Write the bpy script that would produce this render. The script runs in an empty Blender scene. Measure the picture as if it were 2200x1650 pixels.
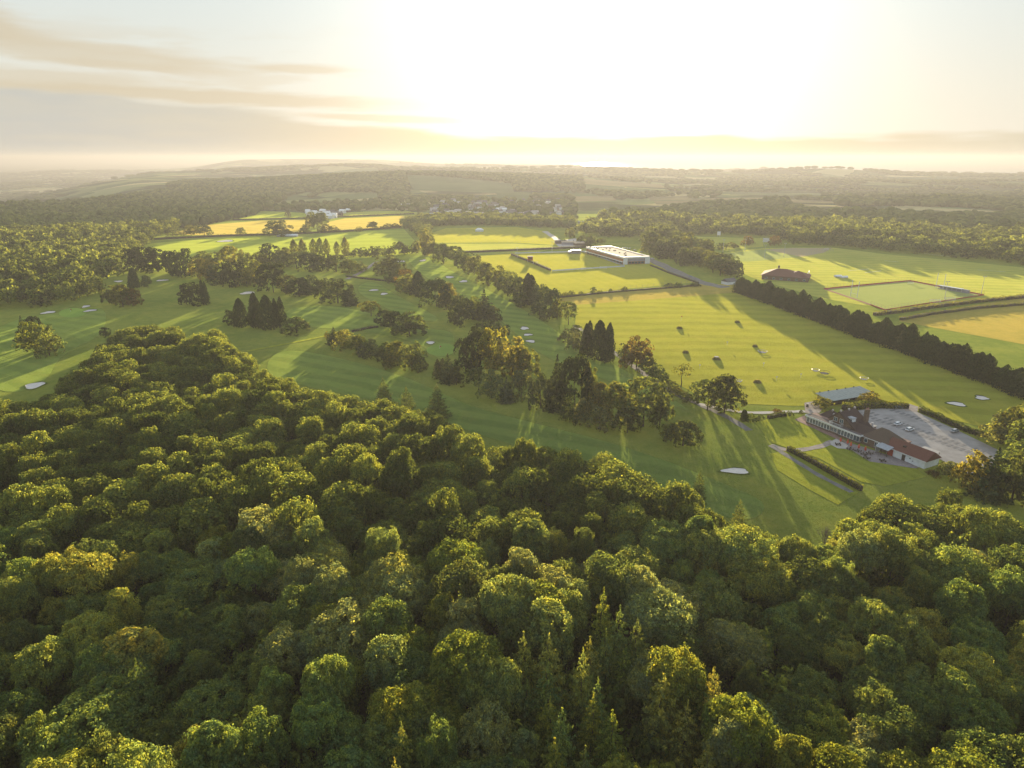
import bpy, math, random
import numpy as np
from mathutils import Vector, Matrix
from mathutils.geometry import tessellate_polygon

R = math.radians
random.seed(7); rng = np.random.default_rng(7)
scene = bpy.context.scene
C = scene.collection

# ------------------------------------------------------------------ camera
H = 115.0; PITCH = 18.36; F = 1467.0          # height above the plateau, tilt, focal length in photo pixels
cam_d = bpy.data.cameras.new('camera'); cam = bpy.data.objects.new('camera', cam_d); C.objects.link(cam)
cam_d.sensor_width = 36.0; cam_d.lens = 36.0*F/2200.0
cam_d.clip_start = 1.0; cam_d.clip_end = 120000.0
cam.location = (0, 0, H); cam.rotation_euler = (R(90-PITCH), 0, 0)
scene.camera = cam

# ------------------------------------------------------------------ exposure and render settings
SUN_EL, SUN_AZ = 4.8, 6.8                      # degrees; azimuth measured from +Y towards +X
vs = scene.view_settings
vs.view_transform = 'Standard'; vs.look = 'None'; vs.gamma = 1.0; vs.exposure = 1.6; vs.use_curve_mapping = False
EXPO = 2.0**1.6
cy = scene.cycles
cy.max_bounces = 4; cy.diffuse_bounces = 2; cy.glossy_bounces = 1; cy.transmission_bounces = 2
cy.volume_bounces = 0; cy.transparent_max_bounces = 4; cy.use_denoising = True
cy.caustics_reflective = False; cy.caustics_refractive = False
cy.use_adaptive_sampling = False

# ------------------------------------------------------------------ sky
class NT:
    def __init__(s, nt): s.nt = nt; s.n = nt.nodes; s.l = nt.links
    def new(s, t, **kw):
        n = s.n.new(t)
        for k, v in kw.items():
            if k in ('operation', 'blend_type', 'data_type', 'sky_type', 'attribute_name', 'noise_dimensions', 'vector_type', 'interpolation_type', 'feature'): setattr(n, k, v)
        return n
    def link(s, a, b): s.l.new(a, b)
    def _in(s, sock, v):
        if hasattr(v, 'links'): s.link(v, sock)
        elif v is not None:
            if sock.type == 'RGBA' and isinstance(v, (tuple, list)) and len(v) == 3: v = (*v, 1)
            sock.default_value = v
    def math(s, op, a, b=None, c=None, clamp=False):
        n = s.n.new('ShaderNodeMath'); n.operation = op; n.use_clamp = clamp
        for i, v in enumerate((a, b, c)):
            if v is not None: s._in(n.inputs[i], v)
        return n.outputs[0]
    def vmath(s, op, a, b=None, out=0):
        n = s.n.new('ShaderNodeVectorMath'); n.operation = op
        s._in(n.inputs[0], a)
        if b is not None: s._in(n.inputs[1], b)
        return n.outputs[out]
    def mix(s, f, a, b, bt='MIX'):
        n = s.n.new('ShaderNodeMix'); n.data_type = 'RGBA'; n.blend_type = bt; n.clamp_factor = True
        s._in(n.inputs[0], f); s._in(n.inputs[6], a); s._in(n.inputs[7], b)
        return n.outputs[2]
    def ss(s, x, a, b, lo=0.0, hi=1.0):
        n = s.n.new('ShaderNodeMapRange'); n.interpolation_type = 'SMOOTHSTEP'
        s._in(n.inputs[0], x); s._in(n.inputs[1], a); s._in(n.inputs[2], b); s._in(n.inputs[3], lo); s._in(n.inputs[4], hi)
        return n.outputs[0]
    def noise(s, vec, scale, detail=3.0, rough=0.5, out=0):
        n = s.n.new('ShaderNodeTexNoise')
        if vec is not None: s.link(vec, n.inputs['Vector'])
        n.inputs['Scale'].default_value = scale; n.inputs['Detail'].default_value = detail; n.inputs['Roughness'].default_value = rough
        return n.outputs[out]
    def comb(s, x, y, z):
        n = s.n.new('ShaderNodeCombineXYZ')
        for i, v in enumerate((x, y, z)): s._in(n.inputs[i], v)
        return n.outputs[0]
    def sep(s, v):
        n = s.n.new('ShaderNodeSeparateXYZ'); s.link(v, n.inputs[0]); return n.outputs

world = bpy.data.worlds.new('World'); scene.world = world; world.use_nodes = True
W = NT(world.node_tree); W.n.clear()
tc = W.new('ShaderNodeTexCoord')
dirn = W.vmath('NORMALIZE', tc.outputs['Generated'])
dx, dy, dz = W.sep(dirn)
az = W.math('ARCTAN2', dx, dy)                 # 0 ahead, + to the right
el = W.math('ARCSINE', dz)
sky = W.new('ShaderNodeTexSky', sky_type='NISHITA'); sky.sun_disc = False
sky.sun_elevation = R(SUN_EL); sky.sun_rotation = R(SUN_AZ); sky.air_density = 1.0; sky.dust_density = 2.0; sky.altitude = 200
S = 10/EXPO                                      # palette below is what a display shows; S turns it into radiance for Background 0.1
def pal(r, g, b):
    f = lambda c: ((c/255+0.055)/1.055)**2.4
    return (f(r)*S, f(g)*S, f(b)*S)
sd = (math.sin(R(SUN_AZ))*math.cos(R(SUN_EL+1.5)), math.cos(R(SUN_AZ))*math.cos(R(SUN_EL+1.5)), math.sin(R(SUN_EL+1.5)))
cosang = W.vmath('DOT_PRODUCT', dirn, sd, out=1)
ang = W.math('ARCCOSINE', W.math('MINIMUM', cosang, 0.99999))
near = W.math('EXPONENT', W.math('MULTIPLY', W.math('POWER', W.math('DIVIDE', ang, 0.275), 2.0), -1.0))
core = W.math('EXPONENT', W.math('MULTIPLY', W.math('POWER', W.math('DIVIDE', ang, 0.10), 2.0), -1.0))
clear = W.mix(W.ss(el, 0.03, 0.22), pal(230, 227, 213), pal(217, 226, 224))
clear = W.mix(W.ss(el, 0.3, 1.2), clear, pal(196, 218, 236))
clear = W.mix(W.ss(W.math('ABSOLUTE', az), 0.8, 2.6), clear, pal(186, 204, 222))
# streaky cloud, left of the sun
cv = W.comb(W.math('MULTIPLY', az, 3.2), W.math('MULTIPLY', el, 26.0), 0.0)
n1 = W.noise(cv, 1.0, 4.0, 0.55)
n2 = W.noise(cv, 2.4, 4.0, 0.6)
streak = W.ss(W.math('ADD', W.math('MULTIPLY', n1, 0.75), W.math('MULTIPLY', n2, 0.25)), 0.50, 0.60)
zone = W.math('MULTIPLY', W.ss(el, 0.17, 0.11), W.ss(az, 0.0, -0.42))
streak = W.math('MULTIPLY', W.math('MULTIPLY', streak, zone), 0.45)
col = W.mix(streak, clear, pal(212, 197, 170))
def lens(a0, e0, wa, we, k=1.0, slope=0.0):
    a_ = W.math('DIVIDE', W.math('SUBTRACT', az, a0), wa)
    e_ = W.math('SUBTRACT', el, e0); e_ = W.math('SUBTRACT', e_, W.math('MULTIPLY', W.math('SUBTRACT', az, a0), slope))
    e_ = W.math('ADD', e_, W.math('MULTIPLY', W.math('SUBTRACT', n2, 0.5), we*2.2)); e_ = W.math('DIVIDE', e_, we)
    g_ = W.math('EXPONENT', W.math('MULTIPLY', W.math('ADD', W.math('MULTIPLY', a_, a_), W.math('MULTIPLY', e_, e_)), -1.0))
    return W.math('MULTIPLY', W.ss(g_, 0.12, 0.75), k)
for q in ((-.66, .140, .13, .020, .85, -.10), (-.50, .112, .15, .013, .7, -.04), (-.28, .108, .065, .0055, .75, 0), (-.40, .072, .26, .0095, .85, -.02), (-.62, .084, .2, .012, .6, 0), (-.17, .050, .12, .005, .85, -.03), (-.60, .185, .1, .008, .25, 0)):
    col = W.mix(lens(*q), col, pal(211, 198, 172))
# cloud bank along the horizon, thicker to the left
wob = W.math('MULTIPLY', W.math('SUBTRACT', W.noise(cv, 1.3, 3.0, 0.55), 0.5), 0.045)
top = W.math('ADD', W.ss(az, 0.02, -0.55, 0.026, 0.072), wob)
bank = W.ss(W.math('SUBTRACT', el, top), 0.006, -0.005)
bankc = W.mix(W.ss(az, -0.6, 0.05), pal(194, 195, 190), pal(222, 210, 180))
bankc = W.mix(W.ss(az, 0.10, 0.6), bankc, pal(206, 201, 180))
bankc = W.mix(W.ss(W.noise(cv, 3.0, 3.0), 0.3, 0.7, 0.0, 0.25), bankc, pal(226, 214, 184))
# glow of the hidden sun
glow = W.mix(1.0, W.mix(near, (0, 0, 0), (0.80*S, 0.76*S, 0.66*S)), W.mix(core, (0, 0, 0), (1.0*S, 0.9*S, 0.7*S)), 'ADD')
col = W.mix(1.0, col, glow, 'ADD')
gb = W.mix(near, (0, 0, 0), (0.30*S, 0.22*S, 0.09*S))
bankc = W.mix(1.0, bankc, gb, 'ADD')
col = W.mix(W.math('MULTIPLY', bank, 0.93), col, bankc)
col = W.mix(1.0, col, W.mix(1.0, sky.outputs[0], (0.028, 0.028, 0.028), 'MULTIPLY'), 'ADD')
bgn = W.new('ShaderNodeBackground'); W.link(col, bgn.inputs[0]); bgn.inputs[1].default_value = 0.1
wo = W.new('ShaderNodeOutputWorld'); W.link(bgn.outputs[0], wo.inputs[0])
world.cycles.sampling_method = 'MANUAL'; world.cycles.sample_map_resolution = 512

# ------------------------------------------------------------------ sun
sun_d = bpy.data.lights.new('sun', 'SUN'); sun = bpy.data.objects.new('sun', sun_d); C.objects.link(sun)
sun_d.energy = 5.0; sun_d.angle = R(0.5); sun_d.color = (1.0, 0.83, 0.55)
sv = Vector((math.sin(R(SUN_AZ))*math.cos(R(SUN_EL)), math.cos(R(SUN_AZ))*math.cos(R(SUN_EL)), math.sin(R(SUN_EL))))
sun.rotation_euler = sv.to_track_quat('Z', 'Y').to_euler(); sun.location = sv*500

# ------------------------------------------------------------------ measuring: a photo pixel to a point on the ground
SP, CP = math.sin(R(PITCH)), math.cos(R(PITCH))
def G(u, v, z=0.0):
    x = (u-1100)/F; y = (825-v)/F
    t = (H-z)/(SP-y*CP)
    return Vector((x*t, (CP+y*SP)*t, z))
def depth(u, v):
    return H/(SP-(825-v)/F*CP)

# ------------------------------------------------------------------ relief
def sstep(x, a, b):
    t = np.clip((np.asarray(x, float)-a)/(b-a), 0, 1); return t*t*(3-2*t)
EY = [0, 1150, 1400, 1700, 2000, 2300, 2700, 3500, 6000, 14000]
EX = [-2600, -2300, -1420, -1080, -980, -1080, -1350, -1800, -2600, -4200]
def hill(x, y, cx, cy_, rx, ry, h, rot=0):
    c, s = math.cos(rot), math.sin(rot)
    a = (x-cx)*c+(y-cy_)*s; b = -(x-cx)*s+(y-cy_)*c
    return h*np.exp(-((a/rx)**2+(b/ry)**2))
def HT(x, y):
    x = np.asarray(x, float); y = np.asarray(y, float)
    d = np.interp(y, EY, EX)-x
    h = -92.0*sstep(d, 0, 800)
    far = sstep(y, 2150, 3400)
    roll = 9*np.sin(x/610+1.3)*np.sin(y/770+0.4)+6*np.sin(x/277+y/410)+4*np.sin(x/190-y/230+2)
    h = h+far*roll
    right = sstep(y, 1700, 2600)*sstep(x, 300, 1600)
    h = h-right*14+sstep(y, 1900, 2400)*0
    h = h+sstep(y, 1750, 2250)*(hill(x, y, -450, 2750, 640, 380, 52)+hill(x, y, 250, 3300, 900, 420, 30)
        +hill(x, y, -1500, 4700, 900, 500, 46, .3)+hill(x, y, 900, 4700, 2000, 500, 34)+hill(x, y, -150, 4300, 900, 450, 36)
        +hill(x, y, 1960, 4600, 420, 350, 44)+hill(x, y, 2450, 3300, 500, 260, 22)+hill(x, y, 3500, 4200, 900, 300, 22)
        +hill(x, y, 2500, 6900, 600, 500, 66)+hill(x, y, -3000, 8500, 2600, 700, 100)+hill(x, y, 300, 6800, 2600, 600, 38))
    sea = sstep(y, 5200, 8200)*sstep(x, 300, 2200)
    h = h-sea*95
    h = h-120*sstep(y, 12500, 14500)*(1-sstep(-x, 2000, 6000))
    return h

# ------------------------------------------------------------------ helpers: tags, meshes, materials
def tag(o, label=None, cat=None, group=None, kind=None):
    if label: o['label'] = label
    if cat: o['category'] = cat
    if group: o['group'] = group
    if kind: o['kind'] = kind
    return o
def link(o, parent=None):
    C.objects.link(o)
    if parent is not None: o.parent = parent
    return o
def mesh_np(name, verts, faces, mats, mi=None, smooth=False):
    """verts Nx3 array; faces list of tuples or an MxK array"""
    me = bpy.data.meshes.new(name)
    verts = np.asarray(verts, np.float32)
    if isinstance(faces, np.ndarray):
        m, k = faces.shape
        me.vertices.add(len(verts)); me.vertices.foreach_set('co', verts.ravel())
        me.loops.add(m*k); me.loops.foreach_set('vertex_index', faces.astype(np.int32).ravel())
        me.polygons.add(m); me.polygons.foreach_set('loop_start', np.arange(0, m*k, k, dtype=np.int32))
        me.update(calc_edges=True)
    else:
        me.from_pydata([tuple(map(float, v)) for v in verts], [], faces)
    for m_ in (mats if isinstance(mats, (list, tuple)) else [mats]): me.materials.append(m_)
    if mi is not None: me.polygons.foreach_set('material_index', np.asarray(mi, np.int32))
    if smooth: me.polygons.foreach_set('use_smooth', np.ones(len(me.polygons), bool))
    me.update(); return me
class MB:
    """collects simple solids and links them as one mesh object"""
    def __init__(s): s.v = []; s.f = []
    def add(s, vs_, fs):
        b = len(s.v); s.v += [tuple(p) for p in vs_]; s.f += [tuple(i+b for i in f) for f in fs]; return s
    def prism(s, pts, z0, z1):
        n = len(pts)
        z0 = z0 if isinstance(z0, (list, tuple)) else [z0]*n; z1 = z1 if isinstance(z1, (list, tuple)) else [z1]*n
        vs_ = [(p[0], p[1], z0[i]) for i, p in enumerate(pts)]+[(p[0], p[1], z1[i]) for i, p in enumerate(pts)]
        fs = [tuple(range(n))[::-1], tuple(range(n, 2*n))]+[(i, (i+1) % n, n+(i+1) % n, n+i) for i in range(n)]
        return s.add(vs_, fs)
    def box(s, x0, x1, y0, y1, z0, z1): return s.prism([(x0, y0), (x1, y0), (x1, y1), (x0, y1)], z0, z1)
    def bar(s, a, b, r, n=5, r2=None):
        a = Vector(a); b = Vector(b); d = (b-a).normalized()
        q = d.to_track_quat('Z', 'Y'); r2 = r if r2 is None else r2
        vs_ = []
        for P, rr in ((a, r), (b, r2)):
            for i in range(n):
                t = 2*math.pi*i/n; vs_.append(P+q @ Vector((rr*math.cos(t), rr*math.sin(t), 0)))
        fs = [(i, (i+1) % n, n+(i+1) % n, n+i) for i in range(n)]+[tuple(range(n))[::-1], tuple(range(n, 2*n))]
        return s.add(vs_, fs)
    def quad(s, *p): return s.add(p, [tuple(range(len(p)))])
    def mesh(s, name, mat): return mesh_np(name, s.v, s.f, mat)
    def build(s, name, mat, parent=None, smooth=False):
        me = s.mesh(name, mat)
        if smooth: me.polygons.foreach_set('use_smooth', np.ones(len(me.polygons), bool))
        return link(bpy.data.objects.new(name, me), parent)
def empty(name, loc, rz=0.0, **kw):
    o = bpy.data.objects.new(name, None); o.empty_display_size = 0.5; o.location = loc; o.rotation_euler = (0, 0, rz); C.objects.link(o)
    return tag(o, **kw)

def mat_new(name):
    m = bpy.data.materials.new(name); m.use_nodes = True; N = NT(m.node_tree); N.n.clear()
    out = N.new('ShaderNodeOutputMaterial'); return m, N, out
def obj_co(N):
    g = N.new('ShaderNodeNewGeometry'); return g.outputs['Position']
def solid(name, colour, rough=0.7, metal=0.0, spec=0.3, var=0.18, scale=0.6, bump=0.0, bscale=8.0):
    m, N, out = mat_new(name)
    b = N.new('ShaderNodeBsdfPrincipled'); pos = obj_co(N)
    n = N.noise(pos, scale, 4.0, 0.6)
    c = N.mix(N.ss(n, 0.3, 0.7), tuple(x*(1-var) for x in colour), tuple(min(1, x*(1+var)) for x in colour))
    N.link(c, b.inputs['Base Color']); b.inputs['Roughness'].default_value = rough; b.inputs['Metallic'].default_value = metal
    b.inputs['Specular IOR Level'].default_value = spec
    if bump:
        bp = N.new('ShaderNodeBump'); bp.inputs['Strength'].default_value = bump
        N.link(N.noise(pos, bscale, 3.0), bp.inputs['Height']); N.link(bp.outputs[0], b.inputs['Normal'])
    N.link(b.outputs[0], out.inputs[0]); return m

def grass(name, c1, c2, stripe=None, patch=0.02, dry=None, dryamt=0.35, tilt=1.0, fine=0.8, trans=0.35):
    """short grass: upright blades that catch a low sun, so the surface is broken into steep facets"""
    m, N, out = mat_new(name); pos = obj_co(N)
    big = N.noise(pos, patch, 4.0, 0.6); mid = N.noise(pos, patch*9, 3.0, 0.6); fin = N.noise(pos, fine, 2.0, 0.6)
    f = N.math('ADD', N.math('MULTIPLY', big, 0.5), N.math('ADD', N.math('MULTIPLY', mid, 0.3), N.math('MULTIPLY', fin, 0.2)))
    c = N.mix(N.ss(f, 0.38, 0.62), c1, c2)
    if stripe:
        a, w, amt = stripe
        x, y, z = N.sep(pos)
        wob = N.math('MULTIPLY', N.noise(pos, 0.012, 2.0), 22.0)
        t = N.math('ADD', N.math('ADD', N.math('MULTIPLY', x, math.cos(R(a))), N.math('MULTIPLY', y, math.sin(R(a)))), wob)
        s_ = N.math('SINE', N.math('MULTIPLY', t, math.pi/w))
        c = N.mix(N.ss(s_, -0.5, 0.5, 0.0, amt), c, tuple(min(1, q*1.5) for q in c2))
    if dry:
        d = N.noise(pos, patch*3.1, 5.0, 0.65)
        c = N.mix(N.ss(d, 0.5, 0.72, 0.0, dryamt), c, dry)
    nz = N.n.new('ShaderNodeTexNoise'); nz.inputs['Scale'].default_value = 2.2; nz.inputs['Detail'].default_value = 2.0
    N.link(pos, nz.inputs['Vector'])
    nv = N.vmath('SUBTRACT', nz.outputs['Color'], (0.5, 0.5, 0.5))
    nv = N.vmath('MULTIPLY', nv, (6.5*tilt, 6.5*tilt, 0.0))
    nn = N.vmath('NORMALIZE', N.vmath('ADD', nv, (0, 0, 1.0)))
    d1 = N.new('ShaderNodeBsdfDiffuse'); N.link(c, d1.inputs[0]); N.link(nn, d1.inputs['Normal'])
    t1 = N.new('ShaderNodeBsdfTranslucent'); N.link(N.mix(1.0, c, (3.0, 2.4, 0.7), 'MULTIPLY'), t1.inputs[0])
    N.link(nn, t1.inputs['Normal'])
    sh = N.new('ShaderNodeBsdfSheen'); N.link(N.mix(1.0, c, (3.9, 3.2, 1.15), 'MULTIPLY'), sh.inputs[0]); sh.inputs['Roughness'].default_value = 0.55
    ms = N.new('ShaderNodeMixShader'); ms.inputs[0].default_value = trans; N.link(d1.outputs[0], ms.inputs[1]); N.link(t1.outputs[0], ms.inputs[2])
    ad = N.new('ShaderNodeAddShader'); N.link(ms.outputs[0], ad.inputs[0]); N.link(sh.outputs[0], ad.inputs[1])
    N.link(ad.outputs[0], out.inputs[0]); return m

def foliage(name, colour=None, spread=0.35, trans=0.5, var2=(1.55, 1.25, 0.7)):
    """leaves: diffuse with light passing through; colour from the object (Object Info) when colour is None"""
    m, N, out = mat_new(name); oi = N.new('ShaderNodeObjectInfo'); pos = obj_co(N)
    base = oi.outputs['Color'] if colour is None else None
    if colour is not None:
        r = oi.outputs['Random']
        base = N.mix(r, tuple(q*(1-spread) for q in colour), tuple(q*(1+spread)*w for q, w in zip(colour, (1.15, 1.0, 0.9))))
    n = N.noise(pos, 0.55, 2.0, 0.6); nf = N.noise(pos, 3.0, 1.0)
    c = N.mix(N.ss(n, 0.35, 0.68), base, N.mix(1.0, base, var2, 'MULTIPLY'))
    c = N.mix(N.ss(nf, 0.35, 0.65, 0.0, 0.5), c, N.mix(1.0, c, (0.62, 0.66, 0.7), 'MULTIPLY'))
    ge = N.new('ShaderNodeNewGeometry'); ri = ge.outputs['Random Per Island']
    c = N.mix(1.0, c, N.mix(ri, (0.55, 0.6, 0.6), (1.5, 1.4, 1.25)), 'MULTIPLY')
    d1 = N.new('ShaderNodeBsdfDiffuse'); N.link(c, d1.inputs[0])
    t1 = N.new('ShaderNodeBsdfTranslucent'); N.link(N.mix(1.0, c, (3.6, 3.05, 1.25), 'MULTIPLY'), t1.inputs[0])
    ms = N.new('ShaderNodeMixShader'); ms.inputs[0].default_value = trans; N.link(d1.outputs[0], ms.inputs[1]); N.link(t1.outputs[0], ms.inputs[2])
    N.link(ms.outputs[0], out.inputs[0]); return m

M = {}
M['leaf'] = foliage('leaf_foliage')
M['needle'] = foliage('needle_foliage', trans=0.38, var2=(1.7, 1.35, 0.7))
M['dark'] = foliage('evergreen_foliage', trans=0.22, var2=(1.3, 1.15, 0.8))
M['leaf_stuff'] = foliage('wood_foliage', (0.076, 0.120, 0.052), 0.45)
M['far_stuff'] = foliage('far_wood_foliage', (0.050, 0.082, 0.030), 0.4, trans=0.25)
M['hedge'] = foliage('hedge_foliage', (0.050, 0.072, 0.022), 0.2, trans=0.28)
M['bark'] = solid('bark', (0.075, 0.055, 0.038), 0.9, var=0.35, scale=3.0)
M['dead'] = solid('bare_wood', (0.19, 0.15, 0.13), 0.9, var=0.3, scale=3.0)
M['rough'] = grass('rough_grass', (0.046, 0.074, 0.028), (0.072, 0.098, 0.038), dry=(0.105, 0.115, 0.045), dryamt=0.3)
M['fairway'] = grass('fairway_grass', (0.068, 0.108, 0.040), (0.086, 0.128, 0.047), stripe=(62, 7, 0.24), fine=0.4, dry=(0.14, 0.14, 0.055), dryamt=0.2)
M['green'] = grass('putting_green_grass', (0.085, 0.150, 0.050), (0.095, 0.165, 0.055), tilt=0.8)
M['range'] = grass('range_grass', (0.100, 0.120, 0.030), (0.128, 0.145, 0.036), stripe=(88, 9, 0.18), dry=(0.17, 0.16, 0.05), dryamt=0.3)
M['lawn'] = grass('lawn_grass', (0.095, 0.130, 0.030), (0.125, 0.150, 0.036), stripe=(20, 2.2, 0.2))
M['pitch'] = grass('pitch_grass', (0.115, 0.135, 0.032), (0.140, 0.155, 0.038), stripe=(15, 5.5, 0.06))
M['field'] = grass('sports_field_grass', (0.105, 0.135, 0.050), (0.135, 0.160, 0.062), stripe=(78, 8, 0.2), dry=(0.18, 0.17, 0.08), dryamt=0.3)
M['meadow'] = grass('meadow_grass', (0.095, 0.135, 0.038), (0.120, 0.160, 0.044), stripe=(100, 20, 0.15))
M['wheat'] = grass('ripe_cereal', (0.135, 0.128, 0.058), (0.165, 0.152, 0.068), stripe=(60, 16, 0.12), trans=0.25)
M['scrub'] = grass('rough_bank_grass', (0.120, 0.120, 0.050), (0.155, 0.140, 0.060), dry=(0.17, 0.15, 0.07), dryamt=0.5)
M['floor'] = solid('woodland_floor', (0.040, 0.032, 0.018), 1.0, var=0.4, scale=0.4)
M['farfield'] = solid('distant_cereal', (0.20, 0.175, 0.085), 1.0, spec=0.0, var=0.15, scale=0.01)
M['fargreen'] = solid('distant_pasture', (0.12, 0.15, 0.065), 1.0, spec=0.0, var=0.15, scale=0.01)
M['asphalt'] = solid('worn_asphalt', (0.285, 0.262, 0.255), 0.85, var=0.16, scale=0.16, bump=0.2)
M['bay'] = solid('parking_bay_asphalt', (0.185, 0.174, 0.178), 0.85, var=0.3, scale=0.5)
M['track'] = solid('gravel_track', (0.30, 0.245, 0.215), 0.95, var=0.2, scale=0.5)
M['drive'] = solid('drive_tarmac', (0.155, 0.145, 0.135), 0.9, var=0.2, scale=0.3)
M['paving'] = solid('patio_paving', (0.215, 0.180, 0.175), 0.85, var=0.22, scale=1.2)
M['paleslab'] = solid('pale_paving', (0.42, 0.38, 0.35), 0.85, var=0.12, scale=1.0)
M['sand'] = solid('bunker_sand', (0.66, 0.585, 0.53), 0.95, var=0.08, scale=0.5)
M['white'] = solid('white_paint', (0.78, 0.78, 0.76), 0.5, var=0.05)
M['render'] = solid('white_render', (0.74, 0.75, 0.76), 0.8, var=0.07, scale=0.9, bump=0.1)
M['glass'] = solid('window_glass', (0.05, 0.085, 0.115), 0.12, spec=0.9, var=0.4, scale=0.8)
M['brick'] = solid('brown_brick', (0.17, 0.115, 0.085), 0.9, var=0.25, scale=2.5)
M['flatroof'] = solid('flat_roof_felt', (0.105, 0.085, 0.085), 0.85, var=0.2, scale=0.8)
M['terra'] = solid('terracotta_deck', (0.27, 0.165, 0.135), 0.85, var=0.2, scale=1.0)
M['lead'] = solid('grey_lead', (0.30, 0.31, 0.34), 0.5, var=0.15, scale=1.5)
M['metalroof'] = solid('green_grey_sheeting', (0.235, 0.265, 0.250), 0.45, spec=0.5, var=0.12, scale=0.6)
M['timber'] = solid('dark_timber', (0.060, 0.045, 0.036), 0.85, var=0.3, scale=2.0)
M['steel'] = solid('galvanised_steel', (0.52, 0.52, 0.54), 0.45, metal=0.3, var=0.08)
M['red'] = solid('red_canvas', (0.62, 0.10, 0.055), 0.8, var=0.1)
M['redpanel'] = solid('red_panel', (0.40, 0.06, 0.035), 0.6, var=0.1)
M['muga'] = solid('red_macadam', (0.36, 0.120, 0.080), 0.9, var=0.12, scale=0.5)
M['astro'] = grass('blue_grey_all_weather', (0.12, 0.115, 0.125), (0.13, 0.125, 0.135), tilt=.5, trans=.2)
M['astrog'] = grass('green_all_weather', (0.095, 0.130, 0.085), (0.105, 0.14, 0.09), tilt=.6, trans=.35)
M['black'] = solid('dark_rubber', (0.03, 0.03, 0.03), 0.7)
M['orange'] = solid('orange_brown_cladding', (0.36, 0.16, 0.06), 0.5, var=0.15, scale=0.3)
M['greyclad'] = solid('grey_cladding', (0.30, 0.28, 0.31), 0.5, var=0.1)
M['roofwarm'] = solid('pale_membrane_roof', (0.50, 0.39, 0.28), 0.9, spec=0.12, var=0.12, scale=0.1)
def roof_tiles(name, colour, pitch_len=0.33):
    m, N, out = mat_new(name); b = N.new('ShaderNodeBsdfPrincipled'); pos = obj_co(N)
    x, y, z = N.sep(pos)
    row = N.math('FRACT', N.math('DIVIDE', z, pitch_len*0.6))
    n = N.noise(pos, 2.2, 4.0, 0.7)
    c = N.mix(n, tuple(q*0.65 for q in colour), tuple(q*1.35 for q in colour))
    N.link(c, b.inputs['Base Color']); b.inputs['Roughness'].default_value = 0.8; b.inputs['Specular IOR Level'].default_value = 0.2
    bp = N.new('ShaderNodeBump'); bp.inputs['Strength'].default_value = 0.5; bp.inputs['Distance'].default_value = 0.05
    N.link(row, bp.inputs['Height']); N.link(bp.outputs[0], b.inputs['Normal']); N.link(b.outputs[0], out.inputs[0]); return m
M['tiles'] = roof_tiles('dark_brown_roof_tiles', (0.072, 0.045, 0.040))
M['tiles2'] = roof_tiles('weathered_brown_roof_tiles', (0.115, 0.080, 0.060))
M['redtiles'] = roof_tiles('red_brown_roof_tiles', (0.150, 0.062, 0.046))
M['slate'] = roof_tiles('grey_house_roof', (0.13, 0.12, 0.125))
def far_land():
    m, N, out = mat_new('far_fields_and_woods'); pos = obj_co(N)
    vo = N.n.new('ShaderNodeTexVoronoi'); N.link(pos, vo.inputs['Vector']); vo.inputs['Scale'].default_value = 0.0042
    wv = N.vmath('ADD', pos, N.vmath('MULTIPLY', N.noise(pos, 0.004, 2.0, 0.5, out=1), (120, 120, 0)))
    N.link(wv, vo.inputs['Vector'])
    r = N.sep(vo.outputs['Color'])[0]; g2 = N.sep(vo.outputs['Color'])[1]
    c = N.mix(N.ss(r, 0.2, 0.75), (0.085, 0.125, 0.045), (0.20, 0.235, 0.085))
    c = N.mix(N.ss(g2, 0.74, 0.76), c, (0.42, 0.36, 0.17))
    wood = N.ss(N.noise(pos, 0.0016, 4.0, 0.6), 0.50, 0.56)
    c = N.mix(N.math('MULTIPLY', wood, 0.9), c, (0.035, 0.050, 0.022))
    d1 = N.new('ShaderNodeBsdfDiffuse'); N.link(c, d1.inputs[0]); 
    bp = N.new('ShaderNodeBump'); bp.inputs['Strength'].default_value = 1.0; bp.inputs['Distance'].default_value = 8.0
    N.link(N.noise(pos, 0.05, 4.0, 0.7), bp.inputs['Height']); N.link(bp.outputs[0], d1.inputs['Normal'])
    N.link(d1.outputs[0], out.inputs[0]); return m
M['farland'] = far_land()
def sea_mat():
    m, N, out = mat_new('sea_water'); b = N.new('ShaderNodeBsdfPrincipled'); pos = obj_co(N)
    b.inputs['Base Color'].default_value = (0.10, 0.13, 0.14, 1); b.inputs['Roughness'].default_value = 0.28
    bp = N.new('ShaderNodeBump'); bp.inputs['Strength'].default_value = 0.6; bp.inputs['Distance'].default_value = 3.0
    N.link(N.noise(pos, 0.03, 4.0), bp.inputs['Height']); N.link(bp.outputs[0], b.inputs['Normal'])
    N.link(b.outputs[0], out.inputs[0]); return m
M['sea'] = sea_mat()

# ------------------------------------------------------------------ ground and sea
def axis(lo, hi, mid, n, k):
    t = np.linspace(-1, 1, n); s = np.sinh(k*t)/math.sinh(k)
    return np.where(s < 0, mid+(mid-lo)*s, mid+(hi-mid)*s)
gx = axis(-22000, 22000, 0, 321, 5.2)
gy = np.concatenate([np.linspace(-900, 1100, 12), 1100+(np.exp(np.linspace(0, 3.6, 300))-1)/(math.exp(3.6)-1)*24000])
gy = np.unique(gy.round(3))
X, Y = np.meshgrid(gx, gy); Z = HT(X, Y)
nv_, nu_ = X.shape
idx = np.arange(nv_*nu_).reshape(nv_, nu_)
fq = np.stack([idx[:-1, :-1], idx[:-1, 1:], idx[1:, 1:], idx[1:, :-1]], -1).reshape(-1, 4)
cxm = X[:-1, :-1].ravel(); cym = Y[:-1, :-1].ravel()
mi = ((cym > 1500) | (np.abs(cxm) > 1400)).astype(int)
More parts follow.
